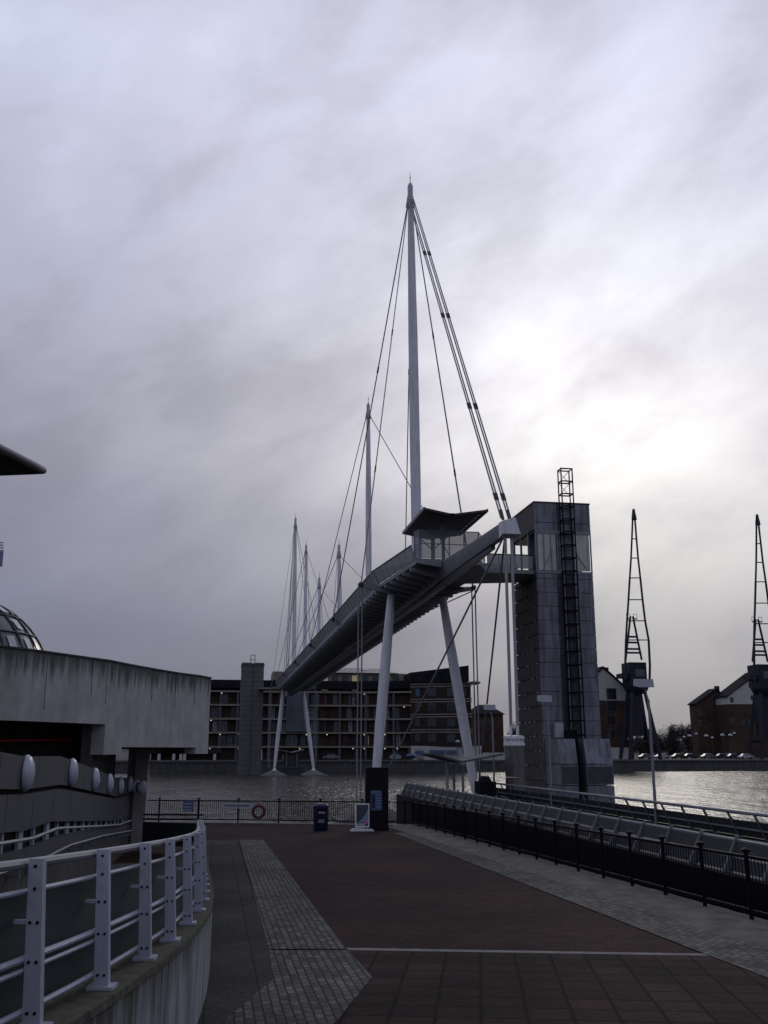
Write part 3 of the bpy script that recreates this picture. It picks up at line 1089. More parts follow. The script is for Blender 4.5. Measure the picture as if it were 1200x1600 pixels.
# right balustrade: posts lean in, one dark band, thin gap, lower band
mb = MB()
for z0, z1 in ((.08, .27), (.31, .52)):
    x = lambda z: 14.78 - .48 * z
    mb.hexa([(x(z0), 2, GZ + z0), (x(z0) + .02, 2, GZ + z0), (x(z0) + .02, 52.6, GZ + z0), (x(z0), 52.6, GZ + z0),
             (x(z1), 2, GZ + z1), (x(z1) + .02, 2, GZ + z1), (x(z1) + .02, 52.6, GZ + z1), (x(z1), 52.6, GZ + z1)])
rp_ = part('right_balustrade', mb, DMESH, gang)
mb = MB().tube((14.42, 2, GZ + .74), (14.42, 52.6, GZ + .74), .05)
mb.tube((14.62, 2, GZ + .29), (14.62, 52.6, GZ + .29), .03, n=6)
part('handrail', mb, STEEL, rp_)
y = 25.1 - 1.42 * 12
while y < 52.6:
    mb = MB().hexa([(14.72, y - .03, GZ), (14.84, y - .03, GZ), (14.84, y + .03, GZ), (14.72, y + .03, GZ),
                    (14.38, y - .02, GZ + .73), (14.44, y - .02, GZ + .73), (14.44, y + .02, GZ + .73), (14.38, y + .02, GZ + .73)])
    part('post', mb, FIN, gang)
    y += 1.42
# lamps along the right balustrade
lampL = ['nearest tall box-headed lamp post rising in front of the left dockside crane',
         'box-headed lamp post rising in front of the grey lift tower',
         'farthest box-headed lamp post left of the concrete anchor pillar']
l0 = None
for k, y in enumerate((31.5, 41.9, 50.9)):
    if l0 is None:
        l0 = thing('walkway_lamp', (14.55, y, GZ), lampL[0], 'lamp', 'box-headed lamps along the walkway')
        part('pole', MB().tube((14.55, y, GZ), (14.55, y, 4.95), .055, .04).tube((14.55, y, 4.9), (14.44, y, 5.3), .03), STEEL, l0)
        part('lamp_head', MB().hexa([(14.13, y - .25, 5.35), (14.68, y - .25, 5.35), (14.68, y + .22, 5.43), (14.13, y + .22, 5.43),
                                     (14.15, y - .23, 5.63), (14.66, y - .23, 5.63), (14.66, y + .22, 5.66), (14.15, y + .22, 5.66)]), LAMPB, l0)
    else:
        clone(l0, (14.55, y, GZ), 0, lampL[k])
# shelter with gull-wing roof at the far end of the walkway
sh = thing('walkway_shelter', (12.2, 49, GZ), 'open shelter with pale gull-wing roof at the far end of the walkway', 'shelter')
mb = MB()
SL, SV, SR = (10.5, 3.05), (12.0, 2.66), (14.1, 3.02)
for (xa, za), (xb, zb) in ((SL, SV), (SV, SR)):
    mb.hexa([(xa, 47.5, za), (xb, 47.5, zb), (xb, 50.8, zb), (xa, 50.8, za), (xa, 47.5, za + .09), (xb, 47.5, zb + .09), (xb, 50.8, zb + .09), (xa, 50.8, za + .09)])
rf_ = part('roof', mb, PIERW, sh)
part('gutter', MB().box(11.9, 12.1, 47.4, 50.9, 2.56, 2.68), STEEL, rf_)
for x, y in ((11.4, 48.3), (12.2, 48.3), (12.2, 50.2)):
    part('post', MB().tube((x, y, GZ), (x, y, 2.72), .07), STEEL, sh)
mb = MB().box(12.5, 13.3, 46.2, 47.2, GZ + .25, GZ + .95)
mb.box(12.55, 12.65, 46.25, 47.1, GZ, GZ + .25).box(13.15, 13.25, 46.25, 47.1, GZ, GZ + .25)
mb.obox((12.9, 46.7), .5, .6, GZ + .95, GZ + 1.2, 0, .6)
solo('equipment_cabinet', mb, BLACK, 'low dark bulky cabinet standing on the walkway by the shelter', 'cabinet')


# ================================================================ BLACK FENCES
def fence(pts, zf, spacing, label, cat, h=1.02, br=.0085):
    (xa, ya), (xb, yb) = pts
    a, b_ = Vector((xa, ya, 0)), Vector((xb, yb, 0))
    ln = (b_ - a).length
    root = thing('black_fence', (xa, ya, zf(xa, ya)), label, cat)
    P = lambda t, z: Vector((xa + (xb - xa) * t, ya + (yb - ya) * t, zf(xa + (xb - xa) * t, ya + (yb - ya) * t) + z))
    part('rails', MB().bar(P(0, h), P(1, h), .05, .05).bar(P(0, .16), P(1, .16), .04, .05), BLACK, root)
    mb_ = MB()
    n_ = int(ln / .105)
    for k in range(n_ + 1):
        mb_.tube(P(k / n_, .185), P(k / n_, h - .025), br, n=5)
    part('bars', mb_, BLACK, root)
    k = 0
    while k * spacing <= ln:
        t = k * spacing / ln
        c = P(t, 0)
        m2 = MB().tube(c - Vector((0, 0, .1)), P(t, h + .07), .036, n=8)
        m2.lathe(tuple(P(t, h + .07)), [(.036, 0), (.075, .02), (.08, .045), (.03, .07)], 10)
        part('post', m2, BLACK, root)
        k += 1
    return root


fr = fence([(8.79, 44.1), (8.79, 5.12)], ground, 1.58, 'long black railing of vertical bars along the right side of the paving', 'railing', 1.0)
fb = fence([(-6.2, fence_line(-6.2)), (8.7, fence_line(8.7))], ground, 1.98, 'black railing of vertical bars along the dock edge behind the bin', 'railing', 1.0, .014)

# life ring, signs, bin, board, totem
fx = lambda px, back=0.0: None


def on_fence(px, py, off=-.07):
    # point on the dock fence seen at this pixel: solve along the sight line
    lo, hi = 30.0, 60.0
    for _ in range(60):
        md = (lo + hi) / 2
        p = sight(px, py, md)
        if md < fence_line(p.x) + off:
            lo = md
        else:
            hi = md
    return sight(px, py, lo)


FA = math.atan(-0.405)
p = on_fence(404, 1268, -.1)
lr = thing('life_ring', (p.x, p.y, p.z - .33), 'red life ring hanging on a post of the dock railing', 'life ring')
part('ring', MB().torus((p.x, p.y, p.z), .26, .07), RING, lr)
mb = MB()
for k in range(4):
    a = math.pi / 4 + k * math.pi / 2
    c = Vector((p.x + .26 * math.cos(a), p.y, p.z + .26 * math.sin(a)))
    mb.lathe((c.x, c.y - .04, c.z), [(.078, 0), (.078, .08)], 10, 'Y')
part('ring_bands', mb, mat('ring_band', (.16, .05, .05), .6), lr)
for (xa, xb, ya, yb, nm, m, lb) in ((347, 396, 1254, 1263, 'dock_sign', SIGNW, 'long white notice fixed to the dock railing left of the life ring'),
                                    (285, 301, 1251, 1268, 'dock_sign', SIGNB, 'small pale blue notice fixed to the dock railing near the ramp corner')):
    a, b_ = on_fence(xa, yb, -.06), on_fence(xb, yb, -.06)
    z1 = on_fence(xa, ya, -.06).z
    t = thing('dock_sign', ((a.x + b_.x) / 2, (a.y + b_.y) / 2, a.z), lb, 'sign')
    part('plate', MB().bar((a.x, a.y, (a.z + z1) / 2), (b_.x, b_.y, (a.z + z1) / 2), .012, z1 - a.z), m, t)
    mb = MB()
    hh = z1 - a.z
    d_ = (b_ - a)
    nr = Vector((d_.y, -d_.x, 0)).normalized() * .012
    if nr.y > 0:
        nr = -nr
    random.seed(3)
    for row in ((.72, .42, .18) if m is SIGNB else (.5,)):
        u_ = .08
        while u_ < .88:
            wd_ = random.uniform(.05, .1) if m is SIGNB else random.uniform(.03, .06)
            q0, q1 = a + d_ * u_ + nr, a + d_ * min(.93, u_ + wd_) + nr
            mb.bar((q0.x, q0.y, a.z + hh * row), (q1.x, q1.y, a.z + hh * row), .004, hh * (.1 if m is SIGNB else .3))
            u_ += wd_ + .025
    part('lettering', mb, SIGNW if m is SIGNB else POSTD, t)

bx, by = 4.35, 41.0
bz = ground(bx, by)
t = thing('litter_bin', (bx, by, bz), 'dark blue litter bin with white lettering before the dock railing', 'bin')
mb = MB().lathe((bx, by, bz), [(.27, 0), (.29, .04), (.3, .9), (.3, .95)], 20)
part('bin_body', mb, BINB, t)
part('bin_lid', MB().lathe((bx, by, bz + .95), [(.31, 0), (.31, .05), (.25, .11), (.08, .14)], 20), mat('bin_lid_blue', (.02, .028, .07), .4), t)
part('bin_slot', MB().box(bx - .17, bx + .17, by - .305, by - .26, bz + .8, bz + .88), BLACK, t)


def lettering(text, size, loc, parent, m, rz=0.0, name='lettering', ext=.003):
    cu = bpy.data.curves.new(name, 'FONT')
    cu.body = text
    cu.size = size
    cu.align_x = 'CENTER'
    cu.align_y = 'CENTER'
    cu.extrude = ext
    ob = bpy.data.objects.new(name, cu)
    COL.objects.link(ob)
    bpy.context.view_layer.update()
    dg = bpy.context.evaluated_depsgraph_get()
    me = bpy.data.meshes.new_from_object(ob.evaluated_get(dg))
    bpy.data.objects.remove(ob)
    me.materials.clear()
    me.materials.append(m)
    o = bpy.data.objects.new(name, me)
    COL.objects.link(o)
    o.parent = parent
    o.location = Vector(loc) - ORG[parent.name]
    o.rotation_euler = (R(90), 0, rz)
    return o


mb = MB()                                   # the bin's white marks, too small to read in the photo
for (x0_, x1_, z0_, z1_) in ((-.13, -.05, .69, .76), (-.03, .04, .69, .76), (.06, .13, .69, .75), (-.14, .12, .42, .445), (-.14, .10, .375, .395), (-.14, .11, .335, .355)):
    mb.box(bx + x0_, bx + x1_, by - .312, by - .285, bz + z0_, bz + z1_)
part('bin_lettering', mb, SIGNW, t)

# advertising board
ax_, ay_ = 6.0, 40.6
az = ground(ax_, ay_)
t = thing('advert_board', (ax_, ay_, az), 'white framed poster board on a low foot leaning beside the black totem', 'poster board')
part('foot', MB().obox((ax_, ay_), .95, .6, az, az + .09, 0, .8), LAMPB, t)
mb = MB()
x0_, x1_, z0_, z1_ = ax_ - .29, ax_ + .29, az + .17, az + 1.05
mb.box(x0_, x1_, ay_ - .04, ay_ + .04, z0_ - .03, z0_ + .02).box(x0_, x1_, ay_ - .04, ay_ + .04, z1_ - .03, z1_ + .02)
mb.box(x0_, x0_ + .045, ay_ - .038, ay_ + .038, z0_ + .02, z1_ - .03).box(x1_ - .045, x1_, ay_ - .038, ay_ + .038, z0_ + .02, z1_ - .03)
mb.tube((ax_ - .2, ay_, az + .08), (ax_ - .2, ay_, z0_), .02).tube((ax_ + .2, ay_, az + .08), (ax_ + .2, ay_, z0_), .02)
part('frame', mb, WHITE, t)
po = part('poster', MB().box(x0_ + .045, x1_ - .045, ay_ - .02, ay_ + .02, z0_ + .02, z1_ - .03), POSTD, t)
# pale blue swoosh and printed blocks
yq = ay_ - .0235
mb = MB()
sw = []
for k in range(9):
    u_ = k / 8
    sw.append((x1_ - .05 - .42 * (1 - u_) ** 1.0, z0_ + .2 + .5 * u_ ** 1.7))
vs = [(x, yq, z) for x, z in sw] + [(x, yq, z0_ + .16) for x, z in sw]
mb.add(vs, [(i, i + 1, 10 + i, 9 + i) for i in range(8)])
part('poster_swoosh', mb, POSTLB, po)
part('poster_block', MB().box(x1_ - .17, x1_ - .07, yq - .004, yq + .003, z0_ + .1, z0_ + .24), PINK, po)
part('poster_band', MB().box(x0_ + .05, x1_ - .18, yq - .002, yq + .003, z0_ + .03, z0_ + .13), SIGNW, po)
mb = MB()
for k, w_ in enumerate((.07, .05, .06)):
    mb.box(x0_ + .16 + k * .075, x0_ + .16 + k * .075 + w_, yq - .002, yq + .003, z0_ + .53, z0_ + .58)
mb.box(x0_ + .1, x1_ - .12, yq - .002, yq + .003, z0_ + .74, z0_ + .79)
part('poster_lettering', mb, SIGNB, po)

tx_, ty_ = 6.62, 40.75
tz = ground(tx_, ty_)
t = thing('information_totem', (tx_, ty_, tz), 'tall black information totem with a pale blue panel before the dock railing', 'totem')
mb = MB().box(tx_ - .47, tx_ + .47, ty_ - .14, ty_ + .14, tz, tz + 2.5)
part('slab', mb, TOTEM, t)
part('plinth', MB().box(tx_ - .5, tx_ + .5, ty_ - .17, ty_ + .17, tz - .02, tz + .06), BLACK, t)
pz = tz + .8
pn = part('map_panel', MB().box(tx_ - .27, tx_ + .19, ty_ - .155, ty_ - .138, pz, pz + .78), SIGNB, t)
mb = MB()
for k in range(5):
    mb.box(tx_ - .06, tx_ + .16, ty_ - .16, ty_ - .154, pz + .12 + k * .12, pz + .15 + k * .12)
mb.box(tx_ - .24, tx_ + .16, ty_ - .16, ty_ - .154, pz + .71, pz + .74)
part('panel_print', mb, POSTLB, pn)
part('panel_map', MB().box(tx_ - .22, tx_ - .1, ty_ - .16, ty_ - .154, pz + .1, pz + .62), BINB, pn)

# ================================================================ NEAR RAMP: RETAINING WALL + RAILING
PLAN = [(-2.2, 2.2), (-1.45, 3.7), (-1.1, 4.6), (-.86, 5.62), (-.64, 6.78), (-.46, 7.99), (-.31, 9.03), (-.20, 10.28), (-.11, 11.7), (-.08, 13.4), (-.1, 16), (-.17, 20), (-.24, 25), (-.31, 29.6)]


def plan(y):
    for (xa, ya), (xb, yb) in zip(PLAN, PLAN[1:]):
        if y <= yb or yb == PLAN[-1][1]:
            t_ = (y - ya) / (yb - ya)
            return xa + (xb - xa) * t_
    return PLAN[-1][0]


def smooth_plan(y):
    return sum(plan(y + e) for e in (-.5, -.25, 0, .25, .5)) / 5


def wtop(y):
    return 1.53 - .058 * (y - 11.7)


def dirn(y):
    d = Vector((smooth_plan(y + .2) - smooth_plan(y - .2), .4, 0)).normalized()
    return d, Vector((d.y, -d.x, 0))


ys = [2.4 + .3 * k for k in range(92)]
ys = [y for y in ys if y <= 29.7]


def strip(off0, off1, zlo, zhi):
    m_ = MB()
    secs = []
    for y in ys:
        d, nrm = dirn(y)
        c = Vector((smooth_plan(y), y, 0))
        a, b_ = c + nrm * off0, c + nrm * off1
        secs.append([Vector((a.x, a.y, zlo(y))), Vector((b_.x, b_.y, zlo(y))), Vector((b_.x, b_.y, zhi(y))), Vector((a.x, a.y, zhi(y)))])
    return m_.loft(secs)


rw = thing('retaining_wall', (-.2, 12, ground(0, 12)), 'curved stained concrete retaining wall carrying the white railing', 'wall')
add_drips(CONCW, .3, 1.2, (.03, .03, .02), .9)
part('wall_face', strip(-.3, .12, lambda y: -.3, lambda y: wtop(y) - .05), CONCW, rw)
part('coping', strip(-.32, .135, lambda y: wtop(y) - .048, lambda y: wtop(y)), MOSS, rw)

rl = thing('ramp_railing', (-.3, 12, wtop(12)), 'white railing of tapered bolted posts and tubes along the curved ramp wall', 'railing')
# posts follow the wall
yy = 2.75
pys = [3.55, 4.6]
pys += [5.62, 6.78, 7.99, 9.03, 10.28, 11.6]
y = 12.9
while y < 29.6:
    pys.append(y)
    y += 1.25
H = .83
for y in pys:
    d, nrm = dirn(y)
    c = Vector((smooth_plan(y), y, 0))
    z0 = wtop(y)
    mb = MB()
    # plate: face towards the viewer (across the run), slight taper
    a = math.atan2(d.y, d.x) - math.pi / 2
    ld = -nrm * .045
    hb, ht, hd = nrm * .046, nrm * .038, d * .025
    cb0, ct0 = Vector((c.x, c.y, z0 + .02)), Vector((c.x, c.y, z0 + H)) + ld
    mb.hexa([cb0 - hb - hd, cb0 + hb - hd, cb0 + hb + hd, cb0 - hb + hd, ct0 - ht - hd, ct0 + ht - hd, ct0 + ht + hd, ct0 - ht + hd])
    po = part('post', mb, POSTW, rl)
    part('base_plate', MB().obox((c.x + .0, c.y), .165, .14, z0, z0 + .022, a), POSTW, po)
    if y < 14:
        for zf, two in ((.955, 0), (.82, 0), (.62, 1), (.39, 1), (.1, 1)):
            for e in ((-.02, .02) if two else (0,)):
                pc = c + nrm * e - d * .025 + ld * zf
                p0 = Vector((pc.x, pc.y, z0 + H * zf))
                part('bolt', MB().tube(p0 + d * .002, p0 - d * .007, .0085, n=8), BLACK, po)
        mb = MB()
        for zf in (.62,):
            pc = c - nrm * .042 + ld * zf
            pe = pc - nrm * .07
            mb.bar((pc.x, pc.y, z0 + H * zf), (pe.x, pe.y, z0 + H * zf), .03, .02)
        part('arm', mb, POSTW, po)


def rail_path(off, zf, r, m, nm, n=6):
    pts = []
    for y in ys:
        if y < 2.6:
            continue
        d, nrm = dirn(y)
        c = Vector((smooth_plan(y), y, 0)) + nrm * (off - .045 * zf)
        pts.append((c.x, c.y, wtop(y) + H * zf))
    return part(nm, MB().path(pts, r, n), m, rl)


rail_path(-.075, .965, .026, STEEL, 'handrail', 8)
rail_path(-.06, .80, .014, POSTW, 'rail')
rail_path(-.06, .40, .018, POSTW, 'rail')
rail_path(-.06, .335, .013, POSTW, 'rail')
rail_path(-.06, .10, .016, POSTW, 'rail')


def strip2(off, t_, zf0, zf1):
    m_ = MB()
    secs = []
    for y in ys:
        d, nrm = dirn(y)
        c = Vector((smooth_plan(y), y, 0))
        a, b_ = c + nrm * off, c + nrm * (off + t_)
        secs.append([Vector((a.x, a.y, wtop(y) + H * zf0)), Vector((b_.x, b_.y, wtop(y) + H * zf0)), Vector((b_.x, b_.y, wtop(y) + H * zf1)), Vector((a.x, a.y, wtop(y) + H * zf1))])
    return m_.loft(secs)


part('mesh_panel', strip2(-.17, .012, .04, .78), DMESH, rl)
# the far return of the railing round the well
pc = [(-.31, 29.9), (-2.1, 31.6)]
mb = MB()
for z in (1.43, 1.3):
    mb.tube((pc[0][0], pc[0][1], z), (pc[1][0], pc[1][1], z - .08), .03)
part('return_rail', mb, DKSTEEL, rl)
part('return_panel', MB().bar((pc[0][0] - .05, pc[0][1] + .1, .85), (pc[1][0], pc[1][1] + .1, .8), .04, .66), DMESH, rl)

# ramp surface inside
mb = MB()
vs = []
for y in ys:
    vs += [(-2.58, y, wtop(y) - .25), (smooth_plan(y) - .3, y, wtop(y) - .25)]
mb.add(vs, [(2 * i, 2 * i + 1, 2 * i + 3, 2 * i + 2) for i in range(len(ys) - 1)])
struct('ramp_surface', mb, CONCD)

# left parapet of the upper ramp
TOPL = [(2, 4.0), (12.7, 3.25), (14.5, 3.18), (17.6, 3.17), (21.7, 2.92), (27.4, 2.56), (30.7, 2.47), (32.4, 2.4)]
SLIT = [(2, 3.4), (12.9, 2.77), (14.7, 2.70), (17.9, 2.66), (27.7, 2.03), (30.5, 1.98), (32.4, 1.92)]
BOT = [(2, 2.9), (13.1, 2.27), (14.9, 2.17), (17.1, 2.14), (23.4, 1.72), (28, 1.42), (32.4, 1.25)]
KRB = [(2, 2.6), (13.2, 2.0), (15, 1.9), (18.3, 1.83), (23.5, 1.56), (28.0, 1.28), (32.4, 1.0)]


def itp(tab, y):
    for (ya, za), (yb, zb) in zip(tab, tab[1:]):
        if y <= yb:
            return za + (zb - za) * (y - ya) / (yb - ya)
    return tab[-1][1]


PW = -2.6
par = thing('ramp_parapet', (PW, 18, ground(PW, 18)), 'grey panelled parapet of the upper ramp with a row of oval lamps', 'parapet')


def ypanel(x0, x1, flo, fhi, step=2.7, y0=2.0, y1=32.3, gap=.015):
    m_ = MB()
    y = y0
    while y < y1 - .05:
        ye = min(y + step, y1)
        cuts = [y + gap, ye - gap]
        n_ = 4
        secs = []
        for k in range(n_ + 1):
            q = cuts[0] + (cuts[1] - cuts[0]) * k / n_
            secs.append([(x0, q, flo(q)), (x1, q, flo(q)), (x1, q, fhi(q)), (x0, q, fhi(q))])
        m_.loft(secs)
        y = ye
    return m_


up = part('upper_panel', ypanel(PW - .12, PW, lambda y: itp(SLIT, y) + .035, lambda y: itp(TOPL, y)), PARA, par)
part('lower_panel', ypanel(PW - .12, PW, lambda y: itp(BOT, y), lambda y: itp(SLIT, y) - .035, 1.9), PARA, par)
part('backing', ypanel(PW - .2, PW - .125, lambda y: itp(KRB, y) - .4, lambda y: itp(TOPL, y) - .05, 5), BLACK, par)
y = 9.0
k = 0
while y < 32:
    w_ = .3 if k % 2 else .12
    mb = MB().hexa([(PW - .11, y, itp(KRB, y)), (PW - .06, y, itp(KRB, y)), (PW - .06, y + w_, itp(KRB, y + w_)), (PW - .11, y + w_, itp(KRB, y + w_)),
             (PW - .11, y, itp(BOT, y)), (PW - .06, y, itp(BOT, y)), (PW - .06, y + w_, itp(BOT, y + w_)), (PW - .11, y + w_, itp(BOT, y + w_))])
    part('opening_post', mb, POSTW, par)
    y += 1.15
    k += 1
part('kerb_beam', ypanel(PW - .1, PW + .06, lambda y: itp(KRB, y) - .19, lambda y: itp(KRB, y), 6, gap=.002), PARA, par)
part('base_wall', ypanel(PW - .1, PW + .02, lambda y: -.3, lambda y: itp(KRB, y) - .2, 6, gap=.002), CONCD, par)
mb = MB().path([(PW + .1, y, itp(BOT, y) - .11) for y in [3 + .5 * k for k in range(60)]], .026)
part('handrail', mb, STEEL, par)
mb = MB().path([(PW + .16, y, itp(KRB, y) - .17) for y in [3 + .5 * k for k in range(60)]], .022)
for k in range(16):
    y = 11 + k * 1.35
    mb.bar((PW + .02, y, itp(KRB, y) - .28), (PW + .18, y, itp(KRB, y) - .28), .05, .05)
    mb.bar((PW + .16, y, itp(KRB, y) - .28), (PW + .16, y, itp(KRB, y) - .17), .03, .03)
part('lower_handrail', mb, STEEL, par)
# oval wall lamps
ords = ['nearest and largest oval white lamp on the ramp parapet', 'second nearest oval lamp on the ramp parapet, at the top of its slope',
        'third oval lamp along the sloping ramp parapet', 'fourth oval lamp along the sloping ramp parapet',
        'fifth oval lamp, lowest on the slope of the ramp parapet', 'sixth oval lamp, just past the step in the parapet top',
        'seventh oval lamp, on the left edge of the concrete column', 'last small oval lamp, on the face of the concrete column']
wl = None
spots = [(PW, 14.4, 2.96), (PW, 18.84, 2.88), (PW, 22.43, 2.65), (PW, 25.54, 2.46), (PW, 28.45, 2.31), (PW, 31.4, 2.26)]
sp = sight(211, 1228, 31.9)
spots.append((sp.x, sp.y, sp.z))
sp = sight(221, 1230, 31.9)
spots.append((sp.x, sp.y, sp.z))
for k, (x, y, z) in enumerate(spots):
    if wl is None:
        wl = thing('wall_lamp', (x, y, z), ords[0], 'lamp', 'oval lamps on the ramp parapet')
        prof = [(.235, .005), (.25, .02), (.245, .045), (.215, .08), (.15, .112), (.07, .13), (.01, .134)]
        part('lamp_cover', MB().lathe((x, y, z), prof, 28, 'X'), LAMPW, wl)
        part('lamp_base', MB().lathe((x, y, z), [(.235, -.02), (.235, .005)], 28, 'X'), DKSTEEL, wl)
    else:
        clone(wl, (x, y, z), 0 if k < 6 else R(-35), ords[k], scale=1.0 if k < 6 else .85)

# ================================================================ CONCRETE BUILDING (left)
FR = [(-30, 12), (-14, 16.4), (-8.2, 19.6), (-6.2, 20.9), (-4.72, 22.1), (-4.08, 23.0), (-3.4, 24.2), (-2.74, 25.32), (-2.4, 26.3), (-1.75, 27.9), (-1.21, 29.1), (-.6, 30.1), (-.24, 31.0)]
cb_ = thing('concrete_building', (-8, 30, 0), 'curved pale concrete upper storey standing on a column at the left', 'building')


def fseg(i0, i1, zlo, zhi, th=.35, out=0.0):
    pts = FR[i0:i1 + 1]
    m_ = MB()
    secs = []
    for i, (x, y) in enumerate(pts):
        a = pts[max(0, i - 1)]
        b_ = pts[min(len(pts) - 1, i + 1)]
        d = Vector((b_[0] - a[0], b_[1] - a[1], 0)).normalized()
        nrm = Vector((d.y, -d.x, 0))
        o_ = Vector((x, y, 0)) + nrm * out
        n_ = o_ - nrm * th
        secs.append([(o_.x, o_.y, zlo), (n_.x, n_.y, zlo), (n_.x, n_.y, zhi), (o_.x, o_.y, zhi)])
    return m_.loft(secs)


mb = fseg(0, 12, 3.895, 5.45)
f2 = fseg(7, 12, 3.345, 3.895)
mb.add(f2.v, f2.f)
f3 = fseg(7, 8, 3.16, 3.345)
mb.add(f3.v, f3.f)
f4 = fseg(11, 12, 3.16, 3.345)
mb.add(f4.v, f4.f)
add_drips(CONCB, 4.3, 5.45, (.035, .04, .028), .85)
wall = part('curved_wall', mb, CONCB, cb_)
# panel joints
mb = MB()
for px in (74, 146, 170, 200, 240, 277, 308):
    for k in range(len(FR) - 1):
        (xa, ya), (xb, yb) = FR[k], FR[k + 1]
        hit = False
        for s in range(21):
            y = ya + (yb - ya) * s / 20
            x = xa + (xb - xa) * s / 20
            q = sight(px, 1070, y)
            if abs(q.x - x) < .06:
                d = Vector((xb - xa, yb - ya, 0)).normalized()
                nrm = Vector((d.y, -d.x, 0))
                c = Vector((x, y, 0)) - nrm * .02
                mb.obox((c.x, c.y), .018, .048, 4.15 + .5 * random.random(), 5.42, math.atan2(d.y, d.x))
                hit = True
                break
        if hit:
            break
part('panel_joints', mb, CONCD, wall)
f5 = fseg(0, 12, 5.45, 5.49, .42, .03)
part('coping', f5, CONCD, wall)
# return at the right end and floor slab / roof
mb = MB().prism([(-.28, 31.02), (-.62, 31.02), (-2.9, 36.5), (-2.55, 36.5)], 3.16, 5.44)
mb.prism([(-.7, 31.0), (-1.7, 28.6), (-2.85, 26.2), (-3.3, 25.2), (-5.2, 22.6), (-8.6, 20.2), (-14, 17.1), (-30, 12.8), (-30, 36), (-2.95, 36.3)], 4.75, 5.2)
part('roof_slab', mb, CONCD, cb_)
mb = MB().bar((-3.15, 25.45, 3.05), (-3.15, 31.2, 3.05), .3, 3.3)
mb.bar((-14, 22.5, 2.4), (-3.3, 27.2, 2.4), .3, 4.6)
part('inner_wall', mb, CONCD, cb_)
a, b_ = sight(-60, 1158, 24.6), sight(112, 1156, 26.4)
part('red_rail', MB().tube(a, b_, .035), REDP, cb_)
c0, c1 = sight(208, 1250, 32.5), sight(228, 1250, 32.5)
mb = MB().box(c0.x, c1.x, 32.5, 33.4, -.3, 3.3)
mb.box(c0.x - .25, c0.x - .002, 32.75, 33.3, -.3, 3.3)
part('column', mb, CONCB, cb_)
mb = MB().box(-3.0, -.7, 32.2, 34, 3.3, 3.7)
part('ceiling_beam', mb, CONCD, cb_)

# roof tip projecting in at the upper left
t0, t1, t2 = sight(66, 746, 14.65), sight(0, 708, 13.5), sight(0, 752, 14.72)
zt = 7.3
mb = MB()
tip = Vector((t0.x, t0.y, zt))
e1 = Vector((-10, 6.0, zt))
e2 = Vector((-12, 15.2, zt))
a1 = Vector((t1.x, t1.y, 0))
# near edge passes through the sight point at the frame edge
dn = (Vector((sight(0, 708, 13.63).x, 13.63, zt)) - tip).normalized()
e1 = tip + dn * 9
df = (Vector((sight(0, 751, 14.85).x, 14.85, zt)) - tip).normalized()
e2 = tip + df * 9
mb.hexa([tip + Vector((-.25, -.02, 0)), e1 + df * .25, e1 + df * 6, e2 + dn * .25,
         tip + Vector((-.05, 0, .12)), e1, e1 + df * 6 + Vector((0, 0, .35)), e2 + Vector((0, 0, .12))])
rt_ = thing('canopy_roof', (tip.x - 4, tip.y - 1, zt), 'dark tip of a thin projecting roof at the upper left edge', 'roof')
part('roof_panel', mb, mat('roof_soffit', (.07, .07, .075), .6, .1, .15, 1.0), rt_)
mb = MB().path([e1 + Vector((0, 0, .09)), tip + dn * .25 + Vector((0, 0, .09)), tip + Vector((0, 0, .09)), tip + df * .25 + Vector((0, 0, .09)), e2 + Vector((0, 0, .09))], .06, 10)
part('roof_edge', mb, mat('roof_edge_grey', (.14, .14, .15), .5, .2, .1, 1.0), rt_)
# slender mast at the left edge
p0 = sight(-3, 960, 60)
p1 = sight(-3, 846, 60)
t = thing('sign_mast', (p0.x, p0.y, 5), 'slim blue banner mast just inside the left edge above the dome', 'mast')
part('pole', MB().tube((p0.x, p0.y, 0), (p1.x, p1.y, p1.z), .12), mat('mast_blue', (.03, .035, .12), .5), t)
mb = MB()
for k, py in enumerate((847, 851, 855, 859)):
    q = sight(-3, py, 60)
    mb.bar(q, q + Vector((.32, 0, -.04)), .06, .06)
part('arms', mb, STEEL, t)
q = sight(-3, 861, 60)
part('banner', MB().box(q.x + .1, q.x + .32, 59.97, 60.03, q.z - .95, q.z), mat('banner_lilac', (.2, .2, .33), .7), t)

# glass dome behind
dc = Vector((-16.6, 63.7, 6.5))
DR = 6.25
dm = thing('glass_dome', (dc.x, dc.y, 0), 'grey glazed dome with dark ribs rising behind the concrete building', 'dome')
mb = MB()
mb.lathe((dc.x, dc.y, dc.z), [(DR * math.cos(R(a)), DR * math.sin(R(a))) for a in range(0, 90, 6)] + [(.05, DR)], 48)
part('dome_skin', mb, mat('dome_glass', (.09, .10, .115), .3, .2, .3, .6, spec=.5), dm)
mb = MB()
for k in range(24):
    a = 2 * math.pi * k / 24
    mb.path([(dc.x + (DR + .05) * math.cos(R(e)) * math.cos(a), dc.y + (DR + .05) * math.cos(R(e)) * math.sin(a), dc.z + (DR + .05) * math.sin(R(e))) for e in range(0, 91, 6)], .06, 5)
for e in (8, 22, 36, 50, 64):
    mb.path([(dc.x + (DR + .05) * math.cos(R(e)) * math.cos(R(a)), dc.y + (DR + .05) * math.cos(R(e)) * math.sin(R(a)), dc.z + (DR + .05) * math.sin(R(e))) for a in range(0, 361, 8)], .05, 5)
part('ribs', mb, DKSTEEL, dm)
mb = MB()
random.seed(5)
